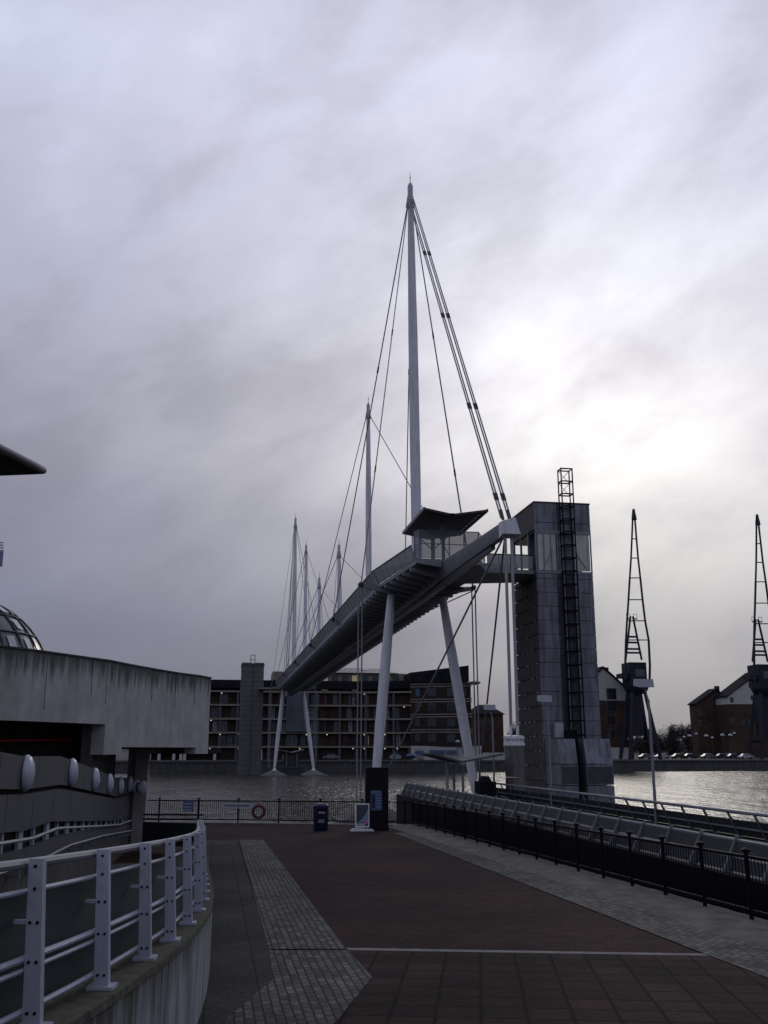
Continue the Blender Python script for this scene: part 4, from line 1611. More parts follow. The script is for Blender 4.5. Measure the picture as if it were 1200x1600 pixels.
for e in (15, 29, 43, 57):
    for k in range(24):
        if random.random() < .6:
            a = 2 * math.pi * (k + .5) / 24
            c = Vector((math.cos(R(e)) * math.cos(a), math.cos(R(e)) * math.sin(a), math.sin(R(e))))
            tn = Vector((-math.sin(a), math.cos(a), 0))
            bt_ = c.cross(tn)
            o_ = dc + c * (DR + .04)
            s1, s2 = tn * .28, bt_ * .42
            mb.add([o_ - s1 - s2, o_ + s1 - s2, o_ + s1 + s2, o_ - s1 + s2], [(0, 1, 2, 3)])
part('roof_lights', mb, mat('dome_pane', (.42, .44, .45), .25, 0, .2, 2, spec=.6), dm)
part('drum', MB().lathe((dc.x, dc.y, 0), [(DR, 0), (DR, 6.49)], 40), CONCD, dm)

# ================================================================ FAR BANK
# --- crescent apartment block, left wing
random.seed(11)
D0 = 252.0
ap = thing('apartment_block', (sight(440, 1180, D0).x, D0, FZ), 'long dark brick apartment block with pale floor bands behind the far bridge legs', 'building')
xl, xr = sight(225, 1100, D0).x, sight(560, 1100, D0).x
xe = sight(642, 1100, D0 - 4).x
zb = [sight(450, y, D0).z for y in (1190, 1167, 1145, 1123.5, 1102, 1081, 1063)]


def wallrow(m_, z0, z1, dep0=0.0):
    m_.hexa([(xl, D0 + dep0, z0), (xr, D0 + dep0, z0), (xr, D0 + 14, z0), (xl, D0 + 14, z0), (xl, D0 + dep0, z1), (xr, D0 + dep0, z1), (xr, D0 + 14, z1), (xl, D0 + 14, z1)])
    m_.hexa([(xr + .01, D0 + dep0, z0), (xe, D0 - 5 + dep0, z0), (xe, D0 + 14, z0), (xr + .01, D0 + 14, z0), (xr + .01, D0 + dep0, z1), (xe, D0 - 5 + dep0, z1), (xe, D0 + 14, z1), (xr + .01, D0 + 14, z1)])


mb = MB()
wallrow(mb, FZ - .3, zb[5] + .3, 1.2)
part('wall', mb, BRICK, ap)
mb = MB()
for z in zb[1:6]:
    wallrow(mb, z - .22, z + .22, 0)
part('floor_bands', mb, BAND, ap)
mb = MB()
wallrow(mb, zb[5] + .9, zb[6], .3)
rf = part('roof', mb, ROOF, ap)


def fy(x):
    return D0 if x <= xr else D0 - 5 * (x - xr) / (xe - xr)


piers_px = [206, 232, 258, 283, 310, 327, 344, 357, 371, 392, 415, 421, 434, 447, 470, 483, 496, 513, 522, 532, 541, 552, 572, 584, 595, 613, 630]
real_piers = (232, 283, 344, 371, 421, 496, 532, 572, 613)
mb = MB()
for px in piers_px:
    x = sight(px, 1120, D0 - 1).x
    if px in real_piers and xl < x < xe - .3:
        part('pier', MB().box(x - .28, x + .28, fy(x) + .15, fy(x) + .8, FZ, zb[5] - .25), PIERW, ap)
win = []
WINF = mat('window_frame_blue', (.12, .14, .19), .5)
REDB = brick_mat('red_brick_panel', (.05, .02, .018), (.04, .017, .015), (.03, .025, .02), .9, .3, .03, .9, 'XZ', .2)
pane_l = []
for fl in range(6):
    z0 = zb[fl] + .5
    z1 = zb[fl + 1] - .55 if fl < 5 else None
    if fl == 5:
        continue
    for i in range(len(piers_px) - 1):
        xa, xb = sight(piers_px[i], 1120, D0 - 1).x + .3, sight(piers_px[i + 1], 1120, D0 - 1).x - .3
        if xb - xa < .9 or xb > xe - .5 or random.random() < .28 or (fl == 0 and random.random() < .5) or len(win) >= 98:
            continue
        win.append(1)
        cx = (xa + xb) / 2 + random.uniform(-.3, .3)
        w_ = min(xb - xa, random.choice((1.0, 1.5, 1.9, 2.5)))
        yv = fy(cx) + 1.08
        mb = MB()
        lit = random.random() < .05
        fm = MB()
        fm.box(cx - w_ / 2 - .1, cx + w_ / 2 + .1, yv, yv + .1, z0 - .1, z0 + .05).box(cx - w_ / 2 - .1, cx + w_ / 2 + .1, yv, yv + .1, z1 - .05, z1 + .1)
        for q in (0, .5, 1):
            fm.box(cx - w_ / 2 + w_ * q - .07, cx - w_ / 2 + w_ * q + .07, yv, yv + .1, z0 + .05, z1 - .05)
        if random.random() < .6:
            fm.box(cx - w_ / 2 + .07, cx - .07, yv, yv + .1, (z0 + z1) / 2 - .06, (z0 + z1) / 2 + .06)
        fo = part('window', fm, random.choice((PIERW, PIERW, SIGNW, WINF)), ap)
        part('pane', MB().box(cx - w_ / 2, cx + w_ / 2, yv + .06, yv + .11, z0, z1), LITW if lit else GLASS, fo)
mb = MB()
for fl in (1, 2, 3, 4, 5):
    for px in (375, 345, 330, 470, 480, 512, 540, 553, 570, 586, 600, 618, 628):
        if random.random() < .33:
            x = sight(px, 1120, D0 - 1).x
            if xl < x < xe - .5:
                z = zb[fl] - .42
                part('facade_lamp', MB().lathe((x, fy(x) + .18, z - .13), [(.08, 0), (.17, .05), (.17, .2), (.1, .26)], 8), LITD, ap)
# projecting glazed stair bay and red brick infill panels
xa, xb = sight(447, 1120, D0).x, sight(482, 1120, D0).x
part('glazed_bay', MB().box(xa, xb, D0 - .6, D0 - .02, zb[2] + .3, zb[5] - .3), mat('bay_glass', (.06, .07, .09), .2, 0, .5, .35), ap)
for fl in range(1, 5):
    for pa_, pb2 in ((500, 508), (517, 527), (536, 545), (556, 566), (576, 586), (598, 608)):
        if random.random() < .7:
            x0_, x1_ = sight(pa_, 1120, D0).x, sight(pb2, 1120, D0).x
            y_ = fy(x0_) + .85
            part('brick_panel', MB().box(x0_, x1_, y_, y_ + .12, zb[fl] + .25, zb[fl + 1] - .25), REDB, ap)
# set-back penthouse with a pale roof
pa, pb_ = sight(478, 1063, D0 + 5), sight(632, 1063, D0 + 5)
zt0, zt1 = zb[6] - .3, sight(540, 1058, D0 + 5).z
mb = MB().box(pa.x, pb_.x, D0 + 3.5, D0 + 13, zb[5], zt1 + 1)
ph = part('penthouse', mb, BAND, ap)
for k in range(9):
    x = pa.x + 1.2 + k * (pb_.x - pa.x - 2) / 9
    part('window', MB().box(x, x + 1.7, D0 + 3.44, D0 + 3.5, zb[6] - 2.3, zt1 + .4), LITW if k in (1, 4) else GLASS, ph)
za, zr = zt1 + 1.0, sight(560, 1045, D0 + 11).z
mb = MB().hexa([(pa.x - .6, D0 + 2.6, za), (pb_.x - 2, D0 + 2.6, za), (pb_.x - 2, D0 + 16, za), (pa.x - .6, D0 + 16, za),
                (pa.x + 3, D0 + 9, zr), (pb_.x - 6, D0 + 9, zr), (pb_.x - 6, D0 + 10, zr), (pa.x + 3, D0 + 10, zr)])
pr = part('penthouse_roof', mb, ROOFP, ap)
mb = MB()
for f_ in (.32, .58, .76):
    x = pa.x + (pb_.x - pa.x) * f_
    t_ = .55
    yv, zv = D0 + 2.6 + 6.4 * t_, za + (zr - za) * t_
    sl = (zr - za) / 6.4
    mb.add([(x, yv, zv + .1), (x + 1.8, yv, zv + .1), (x + 1.8, yv + 1.6, zv + .1 + 1.6 * sl), (x, yv + 1.6, zv + .1 + 1.6 * sl)], [(0, 1, 2, 3)])
part('skylights', mb, LAMPW, pr)
# small gable behind the far bridge end
g0, g1, gt = sight(424, 1064, D0 + 2), sight(446, 1064, D0 + 2), sight(429, 1049, D0 + 2)
mb = MB().hexa([(g0.x, D0 + 2, zb[6] - 1), (g1.x, D0 + 2, zb[6] - 1), (g1.x, D0 + 10, zb[6] - 1), (g0.x, D0 + 10, zb[6] - 1),
                (g0.x + .4, D0 + 2, gt.z), (g1.x - .5, D0 + 2, gt.z), (g1.x - .5, D0 + 10, gt.z), (g0.x + .4, D0 + 10, gt.z)])
part('roof_gable', mb, BAND, ap)

# --- brick end block, angled nearer
E0, E1 = 247.2, 240.0
ex0, ex1 = sight(641, 1100, E0).x, sight(736, 1100, E1).x
eb = thing('brick_end_block', ((ex0 + ex1) / 2, 245, FZ), 'dark brick end block with double cream bands above a white ground floor', 'building')


def erow(m_, z0a, z1a, z0b=None, z1b=None, out=0.0, dx=0.0, dep=13):
    z0b = z0a if z0b is None else z0b
    z1b = z1a if z1b is None else z1b
    m_.hexa([(ex0, E0 - out, z0a), (ex1 + dx, E1 - out, z0b), (ex1 + dx, E1 + dep, z0b), (ex0, E0 + dep, z0a),
             (ex0, E0 - out, z1a), (ex1 + dx, E1 - out, z1b), (ex1 + dx, E1 + dep, z1b), (ex0, E0 + dep, z1a)])


ez = lambda py: sight(690, py, (E0 + E1) / 2).z
mb = MB()
erow(mb, ez(1166), ez(1067))
part('wall', mb, BRICK, eb)
mb = MB()
erow(mb, ez(1066.5), sight(641, 1051, E0).z, None, sight(735, 1040, E1).z, .35, -.5)
part('roof', mb, ROOF, eb)
mb = MB()
for py in (1068.5, 1072.5, 1092.5, 1096.5, 1116, 1120, 1140, 1144):
    z = ez(py)
    erow(mb, z - .14, z + .14, out=.18, dx=.25)
part('stone_bands', mb, BAND, eb)
mb = MB()
erow(mb, FZ - .2, ez(1165.5), out=.3, dx=2.6)
gf = part('ground_floor', mb, RENDER, eb)


def eface(px, py):
    lo, hi = 225., 260.
    for _ in range(50):
        md = (lo + hi) / 2
        q = sight(px, py, md)
        line = E0 + (E1 - E0) * (q.x - ex0) / (ex1 - ex0)
        if md < line:
            lo = md
        else:
            hi = md
    return sight(px, py, lo)


for xa, xb, y0_, y1_, m in ((637, 641, 1168, 1176, GLASS), (648, 661, 1168, 1173, SIGNW), (648, 661, 1174, 1178, SIGNB), (670, 695, 1168, 1172, SIGNW), (670, 694, 1173, 1178, SIGNB),
                            (697, 713, 1168, 1172, SIGNW), (697, 713, 1173, 1178, SIGNB), (722, 730, 1168, 1175, SIGNB)):
    a, b_, c = eface(xa, y1_), eface(xb, y1_), eface(xa, y0_)
    part('shop_sign' if m is not GLASS else 'window', MB().bar((a.x, a.y - .4, (a.z + c.z) / 2), (b_.x, b_.y - .4, (a.z + c.z) / 2), .1, c.z - a.z), m, gf)
for py0, py1 in ((1076, 1088), (1099, 1111), (1123, 1135), (1147, 1159)):
    for k, (xa, xb) in enumerate(((649, 656), (669, 681), (699, 711), (722, 729))):
        a, b_, c = eface(xa, py1), eface(xb, py1), eface(xa, py0)
        wf = part('window', MB().bar((a.x, a.y - .05, (a.z + c.z) / 2), (b_.x, b_.y - .05, (a.z + c.z) / 2), .1, c.z - a.z), BRICK if k == 3 else mat('window_frame_dark', (.06, .065, .08), .5) if 'window_frame_dark' not in MATS else MATS['window_frame_dark'], eb)
        mm = SIGNB if (k == 0 and py0 == 1076) else GLASS
        dd = (b_ - a)
        for f0, f1 in ((.08, .47), (.53, .92)):
            q0, q1 = a + dd * f0, a + dd * f1
            part('pane', MB().bar((q0.x, q0.y - .11, (a.z + c.z) / 2), (q1.x, q1.y - .11, (a.z + c.z) / 2), .03, (c.z - a.z) * .86), mm, wf)
q = sight(744, 1066, E1 - 2)
part('end_balcony', MB().lathe((q.x, q.y + 1.5, q.z - .5), [(.9, 0), (1.5, .35), (1.5, .7), (.3, .9)], 14).tube((q.x, q.y + 1.5, q.z - .1), (ex1, q.y + 1.5, q.z - .1), .3), BAND, eb)


# --- houses
def house(label, px0, px1, py_eave, py_ridge, d, wallm, upper=None, upper_py=None, apex_px=None, windows=(), depth=12, chim=None, hip=False, name='brick_house', balcony=(), yr=None):
    a, b_ = sight(px0, py_eave, d), sight(px1, py_eave, d)
    ze, zr_ = a.z, sight((px0 + px1) / 2, py_ridge, d).z
    xm = sight(apex_px if apex_px else (px0 + px1) / 2, py_ridge, d).x
    t_ = thing(name, ((a.x + b_.x) / 2, d, FZ), label, 'house')
    m_ = MB()
    zsplit = sight(px0, upper_py, d).z if upper else ze
    m_.box(a.x, b_.x, d, d + depth, FZ - .2, zsplit)
    wall_ = part('wall', m_, wallm, t_)
    if upper:
        m_ = MB()
        if hip:
            m_.box(a.x, b_.x, d, d + depth, zsplit, ze)
        else:
            m_.add([(a.x, d, zsplit), (b_.x, d, zsplit), (b_.x, d, ze), (xm, d, zr_ - .3), (a.x, d, ze),
                    (a.x, d + depth, zsplit), (b_.x, d + depth, zsplit), (b_.x, d + depth, ze), (xm, d + depth, zr_ - .3), (a.x, d + depth, ze)],
                   [(0, 1, 2, 3, 4), (9, 8, 7, 6, 5), (0, 1, 6, 5), (1, 2, 7, 6), (2, 3, 8, 7), (3, 4, 9, 8), (4, 0, 5, 9)])
        part('upper_wall', m_, upper, t_)
    elif not hip:
        m_ = MB()
        m_.add([(a.x, d + .01, ze), (b_.x, d + .01, ze), (xm, d + .01, zr_ - .3), (a.x, d + depth, ze), (b_.x, d + depth, ze), (xm, d + depth, zr_ - .3)],
               [(0, 1, 2), (5, 4, 3), (0, 1, 4, 3), (1, 2, 5, 4), (2, 0, 3, 5)])
        part('gable', m_, wallm, t_)
    m_ = MB()
    if hip:
        m_.hexa([(a.x - .6, d - .6, ze), (b_.x + .6, d - .6, ze), (b_.x + .6, d + depth, ze), (a.x - .6, d + depth, ze),
                 (xm - 1.5, d + depth * .45, zr_), (xm + 1.5, d + depth * .45, zr_), (xm + 1.5, d + depth * .55, zr_), (xm - 1.5, d + depth * .55, zr_)])
    else:
        for xa, za_, xb, zb_ in ((a.x - .5, ze - .2, xm, zr_), (xm, zr_, b_.x + .5, ze - .2)):
            m_.hexa([(xa, d - .5, za_), (xb, d - .5, zb_), (xb, d + depth + .3, zb_), (xa, d + depth + .3, za_),
                     (xa, d - .5, za_ + .35), (xb, d - .5, zb_ + .35), (xb, d + depth + .3, zb_ + .35), (xa, d + depth + .3, za_ + .35)])
    rf_ = part('roof', m_, ROOF, t_)
    if chim:
        c0_, c1_ = sight(chim[0], chim[2], d + 2), sight(chim[1], chim[2], d + 2)
        part('chimney', MB().box(c0_.x, c1_.x, d + 1.2, d + 2.6, ze, c0_.z), BRICKO, rf_)
    for xa, xb, ya, yb in windows:
        q0, q1, q2 = sight(xa, yb, d - .12), sight(xb, yb, d - .12), sight(xa, ya, d - .12)
        f_ = MB().box(q0.x - .12, q1.x + .12, d - .06, d + .02, q0.z - .12, q2.z + .12)
        fo_ = part('window', f_, PIERW, t_)
        g_ = MB()
        hgt = q2.z - q0.z
        nn = max(1, round(hgt / 1.6))
        for k in range(nn):
            for h_ in (0, 1):
                x_a = q0.x + (q1.x - q0.x) * (.5 * h_) + .05
                x_b = q0.x + (q1.x - q0.x) * (.5 * h_ + .5) - .05
                g_.box(x_a, x_b, d - .1, d - .055, q0.z + hgt * k / nn + .06, q0.z + hgt * (k + 1) / nn - .06)
        part('pane', g_, GLASS, fo_)
    return t_


house('small orange brick house with dark hipped roof right of the end block', 741, 786, 1116, 1100, 272, BRICKO, hip=True, windows=((752, 757, 1125, 1133), (766, 771, 1125, 1133), (752, 757, 1148, 1156), (766, 771, 1148, 1156)))
house('brick house with a white gable end and tall windows behind the lift tower', 904, 985, 1082, 1043, 252, BRICKO, RENDER, 1094, 942, ((930, 936, 1076, 1092), (949, 963, 1076, 1092), (949, 963, 1095, 1111), (930, 936, 1095, 1111), (949, 962, 1118, 1132), (949, 962, 1140, 1152), (930, 936, 1118, 1130)), chim=(936, 949, 1043), name='gabled_house')
house('red brick house with single chimney left of the right-hand crane', 1088, 1140, 1100, 1077, 300, BRICKO, None, None, 1119, ((1113, 1117, 1097, 1103), (1113, 1117, 1114, 1119), (1092, 1096, 1108, 1118), (1092, 1096, 1125, 1135), (1127, 1131, 1090, 1096), (1127, 1131, 1122, 1131), (1127, 1131, 1140, 1148)), chim=(1117, 1122, 1072), depth=5)
house('taller brick house with white upper storey behind the right-hand crane', 1137, 1240, 1088, 1050, 292, BRICKO, RENDER, 1100, 1186, ((1174, 1178, 1087, 1093), (1142, 1146, 1090, 1097), (1142, 1146, 1122, 1131), (1158, 1164, 1125, 1133), (1170, 1176, 1125, 1133), (1142, 1146, 1142, 1150)), chim=(1170, 1174, 1057), depth=8)
mb = MB()
q0, q1 = sight(985, 1187, 250), sight(925, 1187, 250)
mb.box(q1.x, q0.x, 249, 250, FZ - .2, sight(960, 1168, 250).z)
solo('garden_wall', mb, RENDER, 'low pale rendered wall in front of the white gabled house', 'wall')
mb = MB()
q0, q1 = sight(742, 1187, 246), sight(800, 1187, 246)
mb.box(q0.x, q1.x, 246, 246.5, FZ - .2, sight(760, 1176, 246).z)
solo('garden_wall', mb, RENDER, 'low pale wall beside the white ground floor of the brick end block', 'wall')
# a dock shed behind the far tower foot / ground floor arcades seen under the concrete building
pillars_ = []
for px in (233, 248, 271, 282, 288, 335):
    q = sight(px, 1190, 246)
    pillars_.append(MB().box(q.x - .35, q.x + .35, 246, 246.6, FZ - .1, sight(px, 1178, 246).z))
ar = thing('quayside_arcade', (sight(270, 1190, 246).x, 246.5, FZ), 'low quayside arcade with white pillars under the concrete building', 'arcade')
for q in pillars_:
    part('pillar', q, RENDER, ar)
part('back_wall', MB().box(sight(215, 1190, 246).x, sight(345, 1190, 246).x, 247.5, 248, FZ - .1, sight(270, 1173, 246).z), BRICK, ar)
part('lintel', MB().box(sight(215, 1190, 246).x, sight(345, 1190, 246).x, 245.9, 248.2, sight(270, 1177, 246).z, sight(270, 1170, 246).z), BRICK, ar)


# --- dock cranes
def crane(cx, d, label):
    t_ = thing('dock_crane', (cx, d, FZ), label, 'crane', 'old dockside cranes on the far quay')
    S_ = 250 / F * 1.03
    zy = lambda py: sight(990, py, d).z
    jt = zy(798)
    # portal legs
    for s in (-1, 1):
        for e in (-1, 1):
            m_ = MB().bar((cx + s * 4.2, d + e * 3.2, FZ), (cx + s * 1.7, d + e * 1.6, zy(1082)), .85, .85)
            part('leg', m_, CRANE, t_)
    part('portal_beam', MB().box(cx - 4.0, cx + 4.0, d - 3.2, d - 2.5, zy(1160), zy(1156)).box(cx - 4.0, cx + 4.0, d + 2.5, d + 3.2, zy(1160), zy(1156)), CRANE, t_)
    part('tower_shaft', MB().box(cx - 2.4, cx + .9, d - 1.5, d + 1.5, zy(1150), zy(1084)), CRANE, t_)
    part('turntable', MB().lathe((cx, d, zy(1084)), [(2.4, 0), (2.9, .8), (3.3, 1.6), (3.3, zy(1072) - zy(1084))], 20), CRANE, t_)
    cab = part('machine_house', MB().box(cx - 2.5, cx + 2.2, d - 2.4, d + 3, zy(1072.1), zy(1036)), CRANE, t_)
    part('cab_window', MB().box(cx - 1.0, cx + 1.7, d - 2.46, d - 2.38, zy(1058), zy(1047)), mat('crane_glass', (.07, .09, .12), .2) if 'crane_glass' not in MATS else MATS['crane_glass'], cab)
    part('side_platform', MB().box(cx - 4.6, cx - 2.51, d - 2, d + 2, zy(1060), zy(1053)), CRANE, t_)
    # A frame
    m_ = MB()
    for s in (-1, 1):
        m_.bar((cx + s * 2.3 - .2, d, zy(1031)), (cx + s * .35, d, zy(963)), .42, .42)
    for py, w_ in ((1020, 2.1), (1014, 1.9), (1004, 1.5), (995, 1.3)):
        m_.bar((cx - w_, d, zy(py)), (cx + w_, d, zy(py)), .35, .5)
    for s in (-1, 1):
        m_.box(cx + s * 1.0 - .55, cx + s * 1.0 + .55, d - .05, d + .05, zy(968), zy(966))
        m_.tube((cx + s * 1.5, d, zy(967)), (cx + s * 1.5, d, zy(959)), .06, n=5)
        m_.tube((cx + s * .5, d, zy(967)), (cx + s * .5, d, zy(959)), .06, n=5)
        m_.tube((cx + s * .4, d, zy(959.5)), (cx + s * 1.5, d, zy(959.5)), .06, n=5)
    part('a_frame', m_, CRANE, t_)
    # jib: two long tapering chords with rungs, raised steeply
    ox = cx - sight(995.5, 1100, d).x
    jd = d - 3.6
    JP = [(798, 989, 991), (842, 987.3, 994.5), (872, 986, 997), (903, 984, 1000.5), (937, 982, 1004), (970, 979.7, 1008), (1000, 978, 1013.5), (1040, 977, 1015.5), (1062, 977.5, 1015)]
    PJ = [(sight(a_, py, jd) + Vector((ox, 0, 0)), sight(b2, py, jd) + Vector((ox, 0, 0))) for py, a_, b2 in JP]
    m_ = MB()
    for k in range(len(PJ) - 1):
        for e in (0, 1):
            th = .34 if k < 3 else (.45 if k < 6 else .6)
            m_.bar(PJ[k][e], PJ[k + 1][e], th, .4)
    for k in range(1, len(PJ) - 2):
        m_.bar(PJ[k][0], PJ[k][1], .22, .26)
    m_.bar(PJ[0][0] - Vector((.5, 0, 1.6)), PJ[0][1] + Vector((.5, 0, -1.6)), .3, .3)
    m_.tube(PJ[0][0].lerp(PJ[0][1], .5) + Vector((0, 0, -2.6)), PJ[0][0].lerp(PJ[0][1], .5) + Vector((0, 0, .5)), .75, .3)
    part('jib', m_, CRANE, t_)
    return t_


c1 = crane(sight(995.5, 1100, 246).x, 246.0, 'dark blue dock crane with raised lattice jib beside the lift tower')
crane(sight(1195, 1100, 246).x, 246.0, 'dark blue dock crane with raised lattice jib cut by the right edge')


# --- trees: bare winter crowns of fine twigs
def tree(px, py_top, d, wpx, label, seed):
    rnd = random.Random(seed)
    b_ = sight(px, 1182, d)
    h = sight(px, py_top, d).z - FZ
    w_ = wpx * d / F / 2
    t_ = thing('bare_tree', (b_.x, d, FZ), label, 'tree', 'bare trees on the far bank')
    m_ = MB().tube((b_.x, d, FZ - .2), (b_.x + rnd.uniform(-.3, .3), d, FZ + h * .45), h * .02 + .08, h * .012 + .04, 7)
    for k in range(9):
        a = rnd.uniform(0, 6.28)
        z0 = FZ + h * rnd.uniform(.22, .5)
        m_.tube((b_.x, d, z0), (b_.x + w_ * .75 * math.cos(a), d + w_ * .75 * math.sin(a), z0 + h * rnd.uniform(.2, .42)), .12, .03, 5)
    part('trunk', m_, BARK, t_)
    m_ = MB()
    lobes = [(rnd.uniform(-.6, .6), rnd.uniform(-.6, .6), rnd.uniform(.22, .82), rnd.uniform(.25, .5)) for _ in range(12)]
    for k in range(3000):
        lx, ly, lz, lr = rnd.choice(lobes)
        u1, u2, u3 = rnd.gauss(0, .5), rnd.gauss(0, .5), rnd.gauss(0, .45)
        c = Vector((b_.x + w_ * (lx + u1 * lr), d + w_ * (ly + u2 * lr), FZ + min(h * (lz + u3 * .3), h * (.96 + .06 * rnd.random()))))
        if c.z < FZ + h * .04:
            continue
        dv = Vector((rnd.uniform(-1, 1), rnd.uniform(-1, 1), rnd.uniform(-.2, 1.3))).normalized() * rnd.uniform(.5, 1.3)
        sv = dv.cross(Vector((rnd.uniform(-1, 1), rnd.uniform(-1, 1), .2))).normalized() * rnd.uniform(.04, .13)
        m_.add([c - sv, c + sv, c + dv], [(0, 1, 2)])
    part('crown', m_, TWIG, t_)


for k, (px, pt, d, w_) in enumerate(((1018, 1140, 330, 26), (1030, 1136, 340, 26), (1046, 1133, 345, 30), (1062, 1134, 335, 28), (1076, 1131, 350, 30), (1090, 1133, 345, 26), (1000, 1146, 320, 24), (1084, 1142, 318, 22), (1052, 1144, 315, 24))):
    tree(px, pt, d, w_, 'bare brown winter tree in the thicket between the two dock cranes', 40 + k)
tree(800, 1128, 300, 26, 'bare brown tree showing just left of the lift tower foot', 61)


# --- cars
def car(px, d, m, label, rz=0.0, proto=[None]):
    b_ = sight(px, 1184, d)
    x, y, z = b_.x, d, FZ
    t_ = thing('parked_car', (x, y, z), label, 'car', 'cars parked along the far quay')
    prof = [(-2.1, .35), (-2.15, .75), (-1.35, .9), (-.75, 1.42), (.75, 1.45), (1.45, .95), (2.1, .8), (2.15, .35)]
    secs = []
    for yy_, k in ((-.85, .96), (-.7, 1), (.7, 1), (.85, .96)):
        secs.append([(x + px_ * k, y + yy_ * (1 if pz_ < 1 else .85), z + pz_ * (k if pz_ > 1 else 1)) for px_, pz_ in prof])
    part('body', MB().loft(secs), m, t_)
    g_ = MB()
    for s in (-1, 1):
        yy_ = y + s * .80
        g_.add([(x - 1.15, yy_, z + .95), (x + 1.15, yy_, z + .95), (x + .65, yy_ - s * .02, z + 1.33), (x - .7, yy_ - s * .02, z + 1.33)], [(0, 1, 2, 3)])
    part('windows', g_, GLASS, t_)
    for wx in (-1.3, 1.3):
        for s in (-1, 1):
            part('wheel', MB().lathe((x + wx, y + s * .8 - .1, z + .32), [(.2, 0), (.32, .03), (.32, .17), (.2, .2)], 14, 'Y'), TYRE, t_)
    return t_


for px, d, m, lb in ((1009, 249, CARS[0], 'silver car parked at the foot of the left dock crane'), (1034, 262, CARS[3], 'pale car parked right of the left dock crane'),
                     (1060, 258, CARS[2], 'black car parked below the leftmost quay lamps'), (1078, 262, CARS[1], 'navy car parked between the quay lamps'),
                     (1106, 256, CARS[0], 'silver car parked in front of the red brick house'), (1128, 262, CARS[2], 'black car parked right of the red brick house chimney'),
                     (1146, 252, CARS[1], 'dark blue car next to the white car by the right crane'), (1165, 247, CARS[3], 'white car parked by the left leg of the right crane'),
                     (1136, 285, CARS[3], 'white van-like car far back between the brick houses'),
                     (517, 250, CARS[0], 'silver car parked under the apartment block by the far right bridge leg')):
    car(px, d, m, lb)


# --- quay lamps with white hoods
def qlamp(px, py, d, label, hood=1.0):
    p_ = sight(px, py, d)
    t_ = thing('quay_lamp', (p_.x, d, FZ), label, 'lamp', 'hooded lamps along the far quay')
    part('pole', MB().tube((p_.x, d, FZ), (p_.x, d, p_.z), .09, .06, 6), DKSTEEL, t_)
    part('lamp_hood', MB().lathe((p_.x, d, p_.z - .1), [(.2, -.1), (.62 * hood, 0), (.6 * hood, .22), (.3 * hood, .5), (.05, .56)], 12), LAMPW, t_)


for k, (px, py, d, lb) in enumerate(((983, 1155, 250, 'white hooded lamp in front of the left dock crane legs'), (1011, 1153, 262, 'small white lamp just right of the left dock crane'),
                                     (1057, 1157, 320, 'leftmost tiny white lamp of the quay row'), (1064, 1157, 310, 'second tiny white lamp of the quay row from the left'),
                                     (1069, 1152, 285, 'third lamp of the quay row, before the bare trees'), (1077.5, 1150, 262, 'large hooded lamp before the bare trees'),
                                     (1088, 1147, 290, 'lamp beside the left wall of the red brick house'), (1097, 1156, 310, 'small low lamp before the red brick house'),
                                     (1104, 1150, 262, 'large hooded lamp before the red brick house'), (1113, 1153, 285, 'flat small lamp right of the large hooded one'),
                                     (1129, 1149, 256, 'large hooded lamp before the gap between the brick houses'), (1141.5, 1149, 258, 'large hooded lamp left of the right crane'),
                                     (1147.5, 1146, 280, 'highest lamp of the quay row near the right crane'), (588, 1160, 243, 'white globe lamp behind the near left bridge leg'),
                                     (715, 1159, 238, 'white globe lamp in front of the brick end block'))):
    qlamp(px, py, d, lb, .8 if d > 270 else 1.0)


# --- boats moored along the far quay
def boat(px, w_px, d, label, m):
    c = sight(px, 1186, d)
    ln = w_px * d / F
    t_ = thing('dinghy', (c.x, d, FZ), label, 'boat', 'covered boats on the far quay')
    secs = []
    for u_, wd_, zk in ((-1, .35, .5), (-.8, .8, .3), (0, 1.0, .22), (.7, .8, .3), (.98, .12, .6)):
        x = c.x + u_ * ln / 2
        secs.append([(x, d - wd_, FZ + 1.0), (x, d - wd_ * .5, FZ + zk), (x, d + wd_ * .5, FZ + zk), (x, d + wd_, FZ + 1.0)])
    part('hull', MB().loft(secs), m, t_)
    secs = []
    for u_, wd_, hh in ((-.85, .7, .15), (-.4, .85, .55), (.3, .8, .6), (.8, .4, .2)):
        x = c.x + u_ * ln / 2
        secs.append([(x, d - wd_, FZ + 1.0), (x, d + wd_, FZ + 1.0), (x, d, FZ + 1.02 + hh)])
    part('cover', MB().loft(secs), SIGNB, t_)
    part('trolley', MB().box(c.x - ln * .3, c.x + ln * .3, d - .3, d + .3, FZ, FZ + .2), DKSTEEL, t_)


boat(618, 18, 236.5, 'white boat ashore on the far quay, leftmost of three', RENDER)
boat(641, 16, 236.8, 'dark covered boat ashore between two white boats', mat('boat_dark', (.05, .05, .06), .4))
boat(657, 16, 236.5, 'pale boat ashore on the far quay beside the near shelter roof', RENDER)

